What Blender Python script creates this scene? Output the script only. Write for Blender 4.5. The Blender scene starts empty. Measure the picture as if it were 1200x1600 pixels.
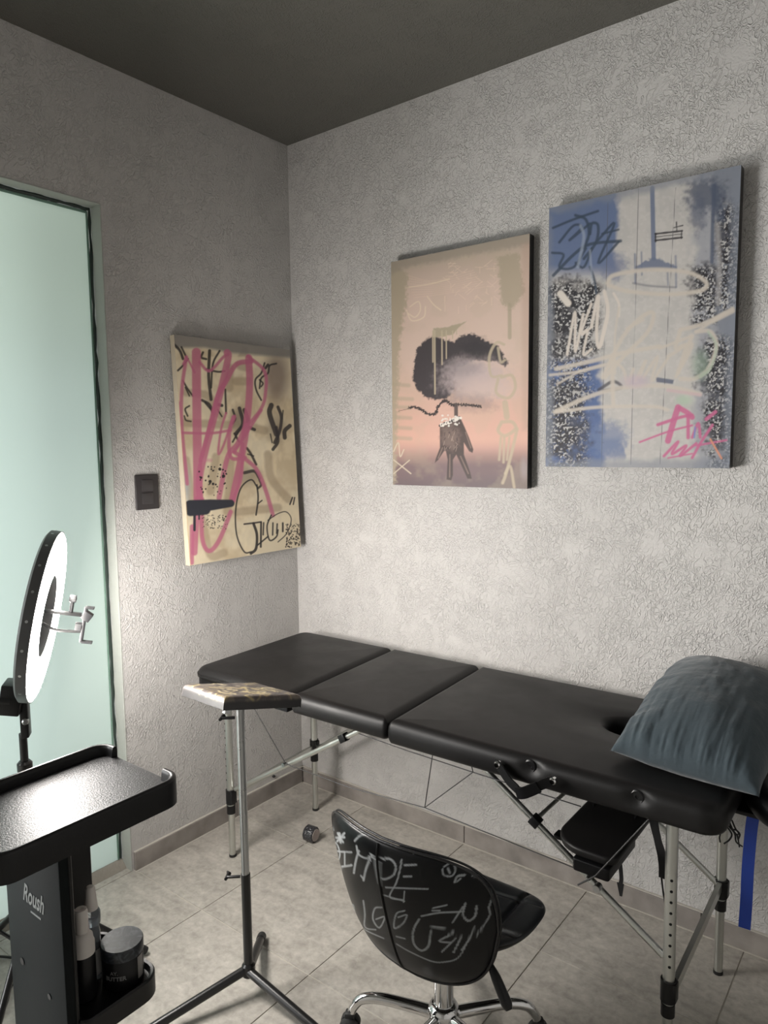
import bpy, bmesh, math, random
import numpy as np
from mathutils import Vector, Matrix
from math import pi, sin, cos, radians

random.seed(4)
rng = np.random.default_rng(7)
sc = bpy.context.scene
C = sc.collection

# ------------------------------------------------------------------ camera
YAW, PITCH, ROLL, F = -0.66048, -0.09417, -0.01281, 1123.4348
CAM = Vector((2.17962, -2.19268, 1.48066))
fw = Vector((sin(YAW)*cos(PITCH), cos(YAW)*cos(PITCH), sin(PITCH)))
rt = Vector((cos(YAW), -sin(YAW), 0)); up = rt.cross(fw)
rt, up = cos(ROLL)*rt + sin(ROLL)*up, -sin(ROLL)*rt + cos(ROLL)*up
cd = bpy.data.cameras.new('camera'); cam = bpy.data.objects.new('camera', cd); C.objects.link(cam)
cam.matrix_world = Matrix(((rt.x, up.x, -fw.x, CAM.x), (rt.y, up.y, -fw.y, CAM.y), (rt.z, up.z, -fw.z, CAM.z), (0, 0, 0, 1)))
cd.sensor_fit = 'HORIZONTAL'; cd.sensor_width = 36; cd.lens = F/1200*36; cd.clip_start = 0.02
sc.camera = cam

# ------------------------------------------------------------------ light and exposure
sc.view_settings.view_transform = 'Standard'; sc.view_settings.look = 'None'
sc.view_settings.gamma = 1; sc.view_settings.use_curve_mapping = False
sc.view_settings.exposure = 0.0
RING_EMIT = 73.0
world = bpy.data.worlds.new('world'); sc.world = world; world.use_nodes = True
world.node_tree.nodes['Background'].inputs[0].default_value = (0.75, 0.85, 0.95, 1)
world.node_tree.nodes['Background'].inputs[1].default_value = 0.25

def area(name, loc, target, sx, sy, power, col):
    d = bpy.data.lights.new(name, 'AREA'); d.shape = 'RECTANGLE'; d.size = sx; d.size_y = sy; d.energy = power; d.color = col
    o = bpy.data.objects.new(name, d); C.objects.link(o); o.location = loc
    o.rotation_euler = (Vector(target)-Vector(loc)).to_track_quat('-Z', 'Y').to_euler()
    return o
area('daylight_low', (-1.3, -1.15, 0.95), (0, -1.25, 1.1), 1.2, 1.5, 25, (0.86, 0.95, 1.0))
area('daylight_high', (-1.3, -1.15, 2.3), (0, -1.25, 1.7), 1.2, 0.8, 9.5, (0.92, 1.0, 0.86))

area('added_daylight_fill', (-0.75, -2.75, 1.30), (1.3, -0.9, 1.1), 1.2, 1.9, 122, (0.98, 0.98, 0.97))  # invented fill source out of view, added to brighten the room from the left

# ------------------------------------------------------------------ helpers
def lin(c):
    c = np.asarray(c, float)/255.0
    return np.where(c <= 0.04045, c/12.92, ((c+0.055)/1.055)**2.4)
def L(r, g, b): return tuple(lin((r, g, b)))

def mat(name, col, rough=0.5, metal=0.0, bump=None, spec=0.5, var=None, coat=0.0):
    m = bpy.data.materials.new(name); m.use_nodes = True
    nt = m.node_tree; b = nt.nodes['Principled BSDF']
    b.inputs['Base Color'].default_value = (*col, 1); b.inputs['Roughness'].default_value = rough
    b.inputs['Metallic'].default_value = metal; b.inputs['Specular IOR Level'].default_value = spec
    b.inputs['Coat Weight'].default_value = coat
    tc = nt.nodes.new('ShaderNodeTexCoord')
    if bump:
        scale, strength, dist = bump
        n = nt.nodes.new('ShaderNodeTexNoise'); n.inputs['Scale'].default_value = scale; n.inputs['Detail'].default_value = 3
        nt.links.new(tc.outputs['Object'], n.inputs['Vector'])
        bp = nt.nodes.new('ShaderNodeBump'); bp.inputs['Strength'].default_value = strength; bp.inputs['Distance'].default_value = dist
        nt.links.new(n.outputs['Fac'], bp.inputs['Height']); nt.links.new(bp.outputs['Normal'], b.inputs['Normal'])
    if var:
        scale, amt = var
        n2 = nt.nodes.new('ShaderNodeTexNoise'); n2.inputs['Scale'].default_value = scale; n2.inputs['Detail'].default_value = 4
        nt.links.new(tc.outputs['Object'], n2.inputs['Vector'])
        r = nt.nodes.new('ShaderNodeMapRange'); r.inputs['To Min'].default_value = max(0.02, rough-amt); r.inputs['To Max'].default_value = min(1, rough+amt)
        r.inputs['From Min'].default_value = 0.3; r.inputs['From Max'].default_value = 0.7
        nt.links.new(n2.outputs['Fac'], r.inputs['Value']); nt.links.new(r.outputs[0], b.inputs['Roughness'])
    return m

def math_node(nt, op, a, b=None, c=None, clamp=False):
    n = nt.nodes.new('ShaderNodeMath'); n.operation = op; n.use_clamp = clamp
    for i, v in enumerate((a, b, c)):
        if v is None: continue
        if isinstance(v, (int, float)): n.inputs[i].default_value = v
        else: nt.links.new(v, n.inputs[i])
    return n.outputs[0]

def plaster(name, col, dist=0.0028, strength=0.72, col2=None):
    """worm-raked textured plaster: short curved ridges in patches over fine grain"""
    m = bpy.data.materials.new(name); m.use_nodes = True; nt = m.node_tree; b = nt.nodes['Principled BSDF']
    b.inputs['Roughness'].default_value = 0.72; b.inputs['Specular IOR Level'].default_value = 0.3
    tc = nt.nodes.new('ShaderNodeTexCoord')
    def noise(scale, detail=2.0, dis=0.0, rough=0.5):
        n = nt.nodes.new('ShaderNodeTexNoise'); n.inputs['Scale'].default_value = scale; n.inputs['Detail'].default_value = detail
        n.inputs['Distortion'].default_value = dis; n.inputs['Roughness'].default_value = rough
        nt.links.new(tc.outputs['Object'], n.inputs['Vector']); return n.outputs['Fac']
    def ridge(src, w):
        a = math_node(nt, 'ABSOLUTE', math_node(nt, 'SUBTRACT', src, 0.5))
        r = nt.nodes.new('ShaderNodeMapRange'); r.interpolation_type = 'SMOOTHSTEP'
        nt.links.new(a, r.inputs['Value']); r.inputs['From Min'].default_value = 0; r.inputs['From Max'].default_value = w
        r.inputs['To Min'].default_value = 1; r.inputs['To Max'].default_value = 0; return r.outputs[0]
    def snoise(scale, rot, stretch, detail=1.0, dis=0.0):
        mp = nt.nodes.new('ShaderNodeMapping'); mp.vector_type = 'TEXTURE'
        mp.inputs['Rotation'].default_value = rot; mp.inputs['Scale'].default_value = stretch
        nt.links.new(tc.outputs['Object'], mp.inputs['Vector'])
        n = nt.nodes.new('ShaderNodeTexNoise'); n.inputs['Scale'].default_value = scale; n.inputs['Detail'].default_value = detail
        n.inputs['Distortion'].default_value = dis; nt.links.new(mp.outputs[0], n.inputs['Vector']); return n.outputs['Fac']
    def rng_(src, lo, hi):
        r = nt.nodes.new('ShaderNodeMapRange'); nt.links.new(src, r.inputs['Value']); r.inputs['From Min'].default_value = lo; r.inputs['From Max'].default_value = hi; return r.outputs[0]
    r1 = ridge(snoise(74, (0.35, 0.35, 0.3), (1, 1, 2.6), 1.0, 0.5), 0.055)
    r2 = ridge(snoise(84, (-0.6, -0.6, -0.4), (1, 1, 2.2), 1.0, 0.6), 0.055)
    r3 = ridge(snoise(54, (0.1, 1.2, 0.2), (1, 1, 1.8), 1.0, 0.9), 0.05)
    h = math_node(nt, 'ADD', math_node(nt, 'MULTIPLY', r1, rng_(noise(15, 1), 0.34, 0.58)), math_node(nt, 'MULTIPLY', r2, rng_(noise(13, 1, 0.5), 0.66, 0.42)))
    h = math_node(nt, 'ADD', h, math_node(nt, 'MULTIPLY', r3, math_node(nt, 'MULTIPLY', rng_(noise(9, 1), 0.42, 0.64), 0.7)))
    big = noise(7, 2); grain = noise(170, 3)
    h = math_node(nt, 'ADD', h, math_node(nt, 'MULTIPLY', big, 0.2))
    h = math_node(nt, 'ADD', h, math_node(nt, 'MULTIPLY', grain, 0.7))
    bp = nt.nodes.new('ShaderNodeBump'); bp.inputs['Strength'].default_value = strength; bp.inputs['Distance'].default_value = dist
    nt.links.new(h, bp.inputs['Height']); nt.links.new(bp.outputs['Normal'], b.inputs['Normal'])
    mx = nt.nodes.new('ShaderNodeMix'); mx.data_type = 'RGBA'
    nt.links.new(noise(2.2, 4), mx.inputs['Factor'])
    mx.inputs['A'].default_value = (*[c*0.97 for c in col], 1); mx.inputs['B'].default_value = (*[c*1.03 for c in (col2 or col)], 1)
    nt.links.new(mx.outputs['Result'], b.inputs['Base Color'])
    return m

def attr_mat(name, rough=0.6, bump=None, spec=0.4):
    m = mat(name, (1, 1, 1), rough, 0, bump, spec)
    nt = m.node_tree; a = nt.nodes.new('ShaderNodeAttribute'); a.attribute_name = 'paint'
    nt.links.new(a.outputs['Color'], nt.nodes['Principled BSDF'].inputs['Base Color'])
    return m

def root_loc(o):
    v = Vector((0, 0, 0))
    while o is not None: v += o.location; o = o.parent
    return v

def finish(name, me, m, parent=None, smooth=True, angle=35, origin=None):
    for mm in (m if isinstance(m, (list, tuple)) else [m]): me.materials.append(mm)
    if smooth:
        me.polygons.foreach_set('use_smooth', [True]*len(me.polygons))
        if angle < 180: me.set_sharp_from_angle(angle=radians(angle))
    o = bpy.data.objects.new(name, me); C.objects.link(o)
    n = len(me.vertices); co = np.empty(n*3, np.float32); me.vertices.foreach_get('co', co); co = co.reshape(-1, 3)
    if parent is None:
        piv = Vector(((co[:, 0].min()+co[:, 0].max())/2, (co[:, 1].min()+co[:, 1].max())/2, co[:, 2].min())) if origin is None else Vector(origin)
        o.location = piv
    else:
        o.parent = parent; piv = root_loc(parent)
    co -= np.array(piv, np.float32); me.vertices.foreach_set('co', co.ravel()); me.update()
    return o

def obj(name, bm, m, parent=None, smooth=True, angle=35, origin=None):
    me = bpy.data.meshes.new(name); bmesh.ops.recalc_face_normals(bm, faces=bm.faces); bm.to_mesh(me); bm.free()
    return finish(name, me, m, parent, smooth, angle, origin)

def tag(o, label, cat, group=None):
    o['label'] = label; o['category'] = cat
    if group: o['group'] = group
    return o
def thing(name, label, cat, loc):
    o = bpy.data.objects.new(name, None); C.objects.link(o); o.location = loc; o.empty_display_size = 0.05
    bpy.context.view_layer.update()
    return tag(o, label, cat)
def struct(o): o['kind'] = 'structure'; return o

def rotz(a): return Matrix.Rotation(a, 4, 'Z')
def box(bm, x0, x1, y0, y1, z0, z1, bev=0.0, seg=2, M=None):
    b = bmesh.new(); bmesh.ops.create_cube(b, size=1)
    for v in b.verts: v.co = Vector(((x0+x1)/2+v.co.x*(x1-x0), (y0+y1)/2+v.co.y*(y1-y0), (z0+z1)/2+v.co.z*(z1-z0)))
    if bev > 0: bmesh.ops.bevel(b, geom=b.edges[:], offset=bev, segments=seg, affect='EDGES', profile=0.5)
    if M is not None: bmesh.ops.transform(b, matrix=M, verts=b.verts)
    merge(bm, b)
def merge(bm, b):
    me = bpy.data.meshes.new('t'); b.to_mesh(me); b.free(); bm.from_mesh(me); bpy.data.meshes.remove(me)
def catmull(pts, n=8):
    P = [np.array(p, float) for p in pts]
    if len(P) < 3: return P
    Q = [2*P[0]-P[1]]+P+[2*P[-1]-P[-2]]; out = []
    for i in range(1, len(Q)-2):
        for t in np.linspace(0, 1, n, endpoint=False):
            a, b, c, d = Q[i-1:i+3]
            out.append(0.5*((2*b)+(-a+c)*t+(2*a-5*b+4*c-d)*t*t+(-a+3*b-3*c+d)*t**3))
    out.append(P[-1]); return out
def tube(bm, pts, r, n=12, smooth=0, closed=False, cap=True):
    P = [Vector(p) for p in (catmull(pts, smooth) if smooth else pts)]
    rs = r if isinstance(r, (list, tuple)) else None
    if rs and len(rs) != len(P):
        rs = [float(q) for q in np.interp(np.linspace(0, 1, len(P)), np.linspace(0, 1, len(rs)), rs)]
    rings = []; up_ = None; N = len(P)
    for i, p in enumerate(P):
        if closed: d = (P[(i+1) % N]-P[i-1])
        else: d = (P[min(i+1, N-1)]-P[max(i-1, 0)])
        d.normalize()
        if up_ is None: up_ = Vector((0, 0, 1)) if abs(d.z) < 0.9 else Vector((1, 0, 0))
        s = d.cross(up_); s.normalize(); up_ = s.cross(d); up_.normalize()
        rr = rs[i] if rs else r
        rings.append([bm.verts.new(p+rr*(cos(2*pi*k/n)*s+sin(2*pi*k/n)*up_)) for k in range(n)])
    M = N if closed else N-1
    for i in range(M):
        a, b = rings[i], rings[(i+1) % N]
        for k in range(n): bm.faces.new((a[k], a[(k+1) % n], b[(k+1) % n], b[k]))
    if cap and not closed: bm.faces.new(rings[0][::-1]); bm.faces.new(rings[-1])
def lathe(bm, c, prof, n=32, M=None):
    """prof: list of (r, z); revolve about z at c"""
    b = bmesh.new(); rings = []
    for r, z in prof:
        if r < 1e-6: rings.append([b.verts.new((0, 0, z))])
        else: rings.append([b.verts.new((r*cos(2*pi*k/n), r*sin(2*pi*k/n), z)) for k in range(n)])
    for A, B in zip(rings, rings[1:]):
        for k in range(n):
            q = [A[k % len(A)], A[(k+1) % len(A)], B[(k+1) % len(B)], B[k % len(B)]]
            u = []
            for v in q:
                if v not in u: u.append(v)
            if len(u) > 2: b.faces.new(u)
    if len(rings[0]) > 1: b.faces.new(rings[0][::-1])
    if len(rings[-1]) > 1: b.faces.new(rings[-1])
    T = Matrix.Translation(Vector(c))
    if M is not None: T = T @ M
    bmesh.ops.transform(b, matrix=T, verts=b.verts); merge(bm, b)
def align(d):  # matrix turning +z into d
    return Vector(d).to_track_quat('Z', 'Y').to_matrix().to_4x4()
def rrect(x0, x1, y0, y1, r, n=8):
    """rounded rectangle outline, CCW; r = radius or 4 radii (x0y0, x1y0, x1y1, x0y1)"""
    R = r if isinstance(r, (list, tuple)) else (r,)*4
    out = []
    for (cx, cy, a0, rr) in ((x0, y0, pi, R[0]), (x1, y0, 1.5*pi, R[1]), (x1, y1, 0, R[2]), (x0, y1, .5*pi, R[3])):
        sx = 1 if cx == x0 else -1; sy = 1 if cy == y0 else -1
        for k in range(n+1):
            a = a0+k*(pi/2)/n; out.append((cx+sx*rr+rr*cos(a), cy+sy*rr+rr*sin(a)))
    return out
def loft(bm, rings, cap0=True, cap1=True):
    R = [[bm.verts.new(p) for p in ring] for ring in rings]
    for a, b in zip(R, R[1:]):
        n = len(a)
        for k in range(n): bm.faces.new((a[k], a[(k+1) % n], b[(k+1) % n], b[k]))
    if cap0: bm.faces.new(R[0][::-1])
    if cap1: bm.faces.new(R[-1])
    return R
def inset_rr(x0, x1, y0, y1, r, d, n=8):
    R = r if isinstance(r, (list, tuple)) else (r,)*4
    return rrect(x0+d, x1-d, y0+d, y1-d, [max(q-d, 0.001) for q in R], n)
def text_mesh(body, size, depth=0.0004, shear=0.0, bold=0.0):
    cu = bpy.data.curves.new('t', 'FONT'); cu.body = body; cu.size = size; cu.extrude = depth; cu.shear = shear; cu.offset = bold
    cu.align_x = 'CENTER'; cu.align_y = 'CENTER'
    o = bpy.data.objects.new('t', cu); C.objects.link(o); bpy.context.view_layer.update()
    me = bpy.data.meshes.new_from_object(o.evaluated_get(bpy.context.evaluated_depsgraph_get()))
    bpy.data.objects.remove(o); bpy.data.curves.remove(cu); return me

# value noise for painted prints and patterned leather
def vnoise(x, y, seed=0, octv=4):
    def h(i, j, s):
        n = (i.astype(np.int64)*374761393 + j.astype(np.int64)*668265263 + s*1442695041) & 0xffffffff
        n = ((n ^ (n >> 13))*1274126177) & 0xffffffff
        return ((n ^ (n >> 16)) & 0xffff)/65535.0
    out = 0; amp = 1; tot = 0
    for o in range(octv):
        xi = np.floor(x); yi = np.floor(y); fx = x-xi; fy = y-yi
        fx = fx*fx*(3-2*fx); fy = fy*fy*(3-2*fy); s = seed+o*17
        v = (h(xi, yi, s)*(1-fx)+h(xi+1, yi, s)*fx)*(1-fy)+(h(xi, yi+1, s)*(1-fx)+h(xi+1, yi+1, s)*fx)*fy
        out = out+amp*v; tot += amp; amp *= 0.5; x = x*2.03; y = y*2.03
    return out/tot
def sstep(a, b, x):
    t = np.clip((x-a)/(b-a), 0, 1); return t*t*(3-2*t)

class Painter:
    """paints strokes into per-vertex colours of a sheet; sheet coordinates are arbitrary units"""
    def __init__(s, X, Y, base):
        s.X, s.Y = X, Y; s.col = np.tile(lin(base), (len(X), 1))
    def mixin(s, a, c, idx=None):
        c = lin(c) if not isinstance(c, np.ndarray) or c.ndim == 1 else c
        if idx is None: s.col = s.col*(1-a[:, None])+c*a[:, None]
        else: s.col[idx] = s.col[idx]*(1-a[:, None])+c*a[:, None]
    def stroke(s, pts, w, c, a=1.0, soft=2.0, smooth=6, dry=0.0):
        P = np.array(catmull(pts, smooth)) if len(pts) > 2 else np.array(pts, float)
        W = np.interp(np.linspace(0, 1, len(P)), np.linspace(0, 1, len(w)), w) if isinstance(w, (list, tuple)) else np.full(len(P), float(w))
        m = W.max()+soft*2
        idx = np.where((s.X > P[:, 0].min()-m) & (s.X < P[:, 0].max()+m) & (s.Y > P[:, 1].min()-m) & (s.Y < P[:, 1].max()+m))[0]
        if not len(idx): return
        x, y = s.X[idx], s.Y[idx]; d = np.full(len(idx), 1e9)
        for i in range(len(P)-1):
            ax, ay = P[i]; bx, by = P[i+1]; vx, vy = bx-ax, by-ay; l2 = vx*vx+vy*vy+1e-9
            t = np.clip(((x-ax)*vx+(y-ay)*vy)/l2, 0, 1)
            dd = np.hypot(x-ax-t*vx, y-ay-t*vy)-(W[i]+(W[i+1]-W[i])*t)/2
            d = np.minimum(d, dd)
        al = a*(1-sstep(-soft, soft, d))
        if dry: al = al*(1-dry*sstep(0.45, 0.65, vnoise(x/9, y/9, 5, 3)))
        k = al > 0.003
        s.mixin(al[k], c, idx[k])
    def poly(s, pts, c, a=1.0, soft=2.0, rough=0.0, seed=1):
        P = np.array(pts, float); x = s.X; y = s.Y
        if rough:
            x = x+rough*(vnoise(s.X/14, s.Y/14, seed)-.5)*2; y = y+rough*(vnoise(s.X/14, s.Y/14, seed+9)-.5)*2
        inside = np.zeros(len(x), bool); d = np.full(len(x), 1e9); n = len(P)
        for i in range(n):
            ax, ay = P[i]; bx, by = P[(i+1) % n]
            cnd = ((ay > y) != (by > y)) & (x < (bx-ax)*(y-ay)/((by-ay) if abs(by-ay) > 1e-9 else 1e-9)+ax)
            inside ^= cnd
            vx, vy = bx-ax, by-ay; t = np.clip(((x-ax)*vx+(y-ay)*vy)/(vx*vx+vy*vy+1e-9), 0, 1)
            d = np.minimum(d, np.hypot(x-ax-t*vx, y-ay-t*vy))
        sd = np.where(inside, -d, d)
        s.mixin(a*(1-sstep(-soft, soft, sd)), c)
    def blob(s, cx, cy, rx, ry, c, a=1.0, soft=0.4, rough=0.0, seed=3):
        r = np.hypot((s.X-cx)/rx, (s.Y-cy)/ry)
        if rough: r = r+rough*(vnoise(s.X/18, s.Y/18, seed)-.5)*2
        s.mixin(a*(1-sstep(1-soft, 1+soft, r)), c)
    def dots(s, n, x0, x1, y0, y1, r0, r1, c, seed=0):
        g = np.random.default_rng(seed)
        for i in range(n):
            cx, cy, r = g.uniform(x0, x1), g.uniform(y0, y1), g.uniform(r0, r1)
            idx = np.where((abs(s.X-cx) < r+3) & (abs(s.Y-cy) < r+3))[0]
            if len(idx):
                d = np.hypot(s.X[idx]-cx, s.Y[idx]-cy); s.mixin(1-sstep(r-1.5, r+1.5, d), c, idx)
def homog(src, dst):
    A = []
    for (x, y), (u, v) in zip(src, dst):
        A.append([x, y, 1, 0, 0, 0, -u*x, -u*y, -u]); A.append([0, 0, 0, x, y, 1, -v*x, -v*y, -v])
    return np.linalg.svd(np.array(A, float))[2][-1].reshape(3, 3)
def grid_mesh(name, P, nu, nv, cols=None, flip=False):
    """P: (nv*nu,3) row-major"""
    me = bpy.data.meshes.new(name)
    i = np.arange((nv-1)*(nu-1)); r = i//(nu-1); c = i % (nu-1); a = r*nu+c
    q = np.stack([a, a+1, a+nu+1, a+nu], 1)
    if flip: q = q[:, ::-1]
    me.vertices.add(len(P)); me.vertices.foreach_set('co', np.asarray(P, np.float32).ravel())
    me.loops.add(q.size); me.loops.foreach_set('vertex_index', q.ravel().astype(np.int32))
    me.polygons.add(len(q)); me.polygons.foreach_set('loop_start', (np.arange(len(q))*4).astype(np.int32))
    me.update(calc_edges=True)
    if cols is not None: set_cols(me, cols)
    return me
def set_cols(me, cols):
    at = me.color_attributes.new('paint', 'FLOAT_COLOR', 'POINT')
    at.data.foreach_set('color', np.concatenate([np.clip(cols, 0, 1), np.ones((len(cols), 1))], 1).astype(np.float32).ravel())

# ------------------------------------------------------------------ materials
M_wall = plaster('grey_plaster', (0.55, 0.535, 0.52))
M_ceil = plaster('dark_ceiling_plaster', (0.125, 0.122, 0.108), 0.003, 0.6)
M_reveal = mat('reveal_plaster', (0.42, 0.43, 0.40), 0.8, 0, (90, 0.5, 0.003))
M_black_plastic = mat('black_plastic', (0.006, 0.006, 0.0065), 0.36, 0, (420, 0.25, 0.0006), spec=0.35)
M_black_tray = mat('black_tray_plastic', (0.010, 0.010, 0.011), 0.40, 0, (340, 0.6, 0.0012), spec=0.42)
M_vinyl = mat('black_vinyl', (0.0085, 0.008, 0.008), 0.44, 0, (500, 0.15, 0.0006), spec=0.25, var=(9, 0.04))
M_vinyl_dark = mat('dark_vinyl', (0.004, 0.004, 0.0045), 0.42, 0, (500, 0.15, 0.0005), spec=0.22)
M_alu = mat('satin_aluminium', (0.62, 0.63, 0.60), 0.34, 1.0, var=(30, 0.06))
M_chrome = mat('chrome', (0.72, 0.72, 0.72), 0.09, 1.0)
M_steel = mat('galvanised_steel', (0.50, 0.51, 0.51), 0.30, 1.0, var=(60, 0.03))
M_blackmetal = mat('black_painted_metal', (0.010, 0.010, 0.010), 0.3, 0, (200, 0.1, 0.0005))
M_rubber = mat('black_rubber', (0.012, 0.012, 0.012), 0.6)
M_fabric = mat('black_webbing', (0.005, 0.005, 0.0055), 0.8, 0, (900, 0.4, 0.0006))
M_cable = mat('dark_steel_cable', (0.03, 0.03, 0.03), 0.5, 0.4)
M_hole = mat('dark_hole', (0.003, 0.003, 0.003), 0.9)

def tile_material():
    m = bpy.data.materials.new('stone_tile'); m.use_nodes = True; nt = m.node_tree; b = nt.nodes['Principled BSDF']
    tc = nt.nodes.new('ShaderNodeTexCoord')
    def noise(scale, detail=4, dis=0.0, vec=None):
        n = nt.nodes.new('ShaderNodeTexNoise'); n.inputs['Scale'].default_value = scale; n.inputs['Detail'].default_value = detail
        n.inputs['Distortion'].default_value = dis; n.inputs['Roughness'].default_value = 0.62
        nt.links.new(vec or tc.outputs['Object'], n.inputs['Vector']); return n.outputs['Fac']
    mp = nt.nodes.new('ShaderNodeMapping'); mp.inputs['Scale'].default_value = (1.0, 2.4, 1); nt.links.new(tc.outputs['Object'], mp.inputs['Vector'])
    ramp = nt.nodes.new('ShaderNodeValToRGB'); e = ramp.color_ramp.elements
    e[0].position = 0.33; e[0].color = (0.26, 0.242, 0.215, 1); e[1].position = 0.68; e[1].color = (0.52, 0.49, 0.44, 1)
    n = ramp.color_ramp.elements.new(0.5); n.color = (0.39, 0.365, 0.325, 1)
    mixn = math_node(nt, 'ADD', math_node(nt, 'MULTIPLY', noise(8, 9, 0.5, mp.outputs[0]), 0.5), math_node(nt, 'MULTIPLY', noise(48, 8, 0.4), 0.5))
    nt.links.new(mixn, ramp.inputs['Fac'])
    nt.links.new(ramp.outputs['Color'], b.inputs['Base Color'])
    rr = nt.nodes.new('ShaderNodeMapRange'); nt.links.new(noise(12), rr.inputs['Value']); rr.inputs['To Min'].default_value = 0.32; rr.inputs['To Max'].default_value = 0.6
    nt.links.new(rr.outputs[0], b.inputs['Roughness'])
    bp = nt.nodes.new('ShaderNodeBump'); bp.inputs['Strength'].default_value = 0.25; bp.inputs['Distance'].default_value = 0.002
    nt.links.new(noise(70, 5), bp.inputs['Height']); nt.links.new(bp.outputs['Normal'], b.inputs['Normal'])
    return m
M_tile = tile_material()
M_grout = mat('pale_grout', (0.50, 0.47, 0.42), 0.85, 0, (120, 0.4, 0.002))
def base_tile():
    m = mat('baseboard_tile', (0.155, 0.14, 0.128), 0.55, 0, (60, 0.3, 0.002))
    nt = m.node_tree; tc = nt.nodes.new('ShaderNodeTexCoord'); n = nt.nodes.new('ShaderNodeTexNoise'); n.inputs['Scale'].default_value = 9; n.inputs['Detail'].default_value = 6
    nt.links.new(tc.outputs['Object'], n.inputs['Vector']); r = nt.nodes.new('ShaderNodeValToRGB')
    r.color_ramp.elements[0].position = 0.3; r.color_ramp.elements[0].color = (0.17, 0.152, 0.14, 1); r.color_ramp.elements[1].position = 0.7; r.color_ramp.elements[1].color = (0.33, 0.30, 0.275, 1)
    nt.links.new(n.outputs['Fac'], r.inputs['Fac']); nt.links.new(r.outputs['Color'], nt.nodes['Principled BSDF'].inputs['Base Color']); return m
M_base = base_tile()

# ------------------------------------------------------------------ the room
H = 2.70; XR = 3.3; YF = -3.7; T = 0.16
DY0, DY1, DZ = -0.852, -1.85, 2.262      # glazed opening in the left wall
# floor: tiles with sunken grout
bm = bmesh.new(); box(bm, -1.9, XR, YF, 0.0, -0.05, -0.0025)
P_ = 0.4745
bmt = bmesh.new()
xs = [0.368-P_ + P_*k for k in range(-1, 8)]; ys = [0.108-P_*k for k in range(0, 9)]
g = 0.0018
for i in range(len(xs)-1):
    for j in range(len(ys)-1):
        a, b_ = max(xs[i]+g, 0.0), min(xs[i+1]-g, XR); c, d = max(ys[j+1]+g, YF), min(ys[j]-g, 0.0)
        if b_-a > 0.01 and d-c > 0.01: box(bmt, a, b_, c, d, -0.003, 0.0, 0.0006, 1)
box(bmt, -0.075, -0.0025, DY1, DY0-0.001, -0.003, 0.0, 0.0006, 1)
fl = struct(obj('floor', bm, M_grout, smooth=False, origin=(0, 0, 0)))
obj('floor_tiles', bmt, M_tile, fl, smooth=False)

def wall_grid(name, quads, m):
    bm = bmesh.new()
    for q in quads: box(bm, *q)
    return struct(obj(name, bm, m, smooth=False, origin=(0, 0, 0)))
wall_grid('wall_back', [(-T, XR, 0, T, -0.05, H)], M_wall)
wall_grid('wall_left', [(-T, 0, DY0, 0.0, -0.05, H), (-T, 0, DY1, DY0, DZ, H), (-T, 0, -2.0, DY1, -0.05, H), (-T, 0, -3.3, -2.0, DZ, H), (-T, 0, YF, -3.3, -0.05, H)], M_wall)  # unseen opening past the glazing is added to admit the fill lamp
wall_grid('wall_right', [(XR, XR+T, YF, T, -0.05, H)], M_wall)
wall_grid('wall_front', [(-T, XR+T, YF-T, YF, -0.05, H)], M_wall)
wall_grid('ceiling', [(-T, XR+T, YF-T, T, H, H+0.1)], M_ceil)

# smooth reveal lining of the opening
bm = bmesh.new()
def wavy_strip(bm, a, b, n, off, wobble):
    pass
box(bm, -0.052, 0.0012, DY0-0.004, DY0+0.0005, 0, DZ, 0.001, 1)
box(bm, -0.052, 0.0012, DY1, DY0, DZ-0.004, DZ+0.0005, 0.001, 1)
tr = struct(obj('trim_1', bm, M_reveal, smooth=False))
# dark joint between glass and reveal, ragged sealant
bm = bmesh.new()
pts = [(-0.060+random.uniform(-.001, .001), DY0-0.006+random.uniform(-0.0015, 0.0015), z) for z in np.linspace(0.03, DZ-0.01, 60)]
tube(bm, pts, [0.0035+0.003*random.random() for _ in pts], 6)
pts = [(-0.060, y, DZ-0.008+random.uniform(-0.0015, 0.0015)) for y in np.linspace(DY0-0.005, DY1+0.01, 60)]
tube(bm, pts, [0.004+0.003*random.random() for _ in pts], 6)
struct(obj('trim_2', bm, mat('dark_green_sealant', (0.03, 0.045, 0.038), 0.5)))

# frosted glazing
def glass_mat():
    m = bpy.data.materials.new('frosted_glass'); m.use_nodes = True; nt = m.node_tree; b = nt.nodes['Principled BSDF']
    out = nt.nodes['Material Output']
    b.inputs['Base Color'].default_value = (0.50, 0.55, 0.52, 1); b.inputs['Roughness'].default_value = 0.35
    t = nt.nodes.new('ShaderNodeBsdfTranslucent'); t.inputs['Color'].default_value = (0.90, 0.95, 0.905, 1)
    mx = nt.nodes.new('ShaderNodeMixShader'); mx.inputs[0].default_value = 0.72
    nt.links.new(b.outputs[0], mx.inputs[1]); nt.links.new(t.outputs[0], mx.inputs[2]); nt.links.new(mx.outputs[0], out.inputs['Surface'])
    return m
M_glass = glass_mat()
M_glass_edge = mat('green_glass_edge', (0.16, 0.26, 0.21), 0.2)
bm = bmesh.new(); box(bm, -0.0625, -0.0615, DY1+0.005, DY0-0.016, 0.028, DZ-0.02)
dr = struct(obj('door_1', bm, M_glass, smooth=False))
bm = bmesh.new(); box(bm, -0.066, -0.058, DY0-0.018, DY0-0.012, 0.028, DZ-0.016, 0.0015, 1); box(bm, -0.066, -0.058, DY1, DY0-0.014, DZ-0.022, DZ-0.014, 0.0015, 1)
obj('glass_edge', bm, M_glass_edge, dr)
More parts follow.
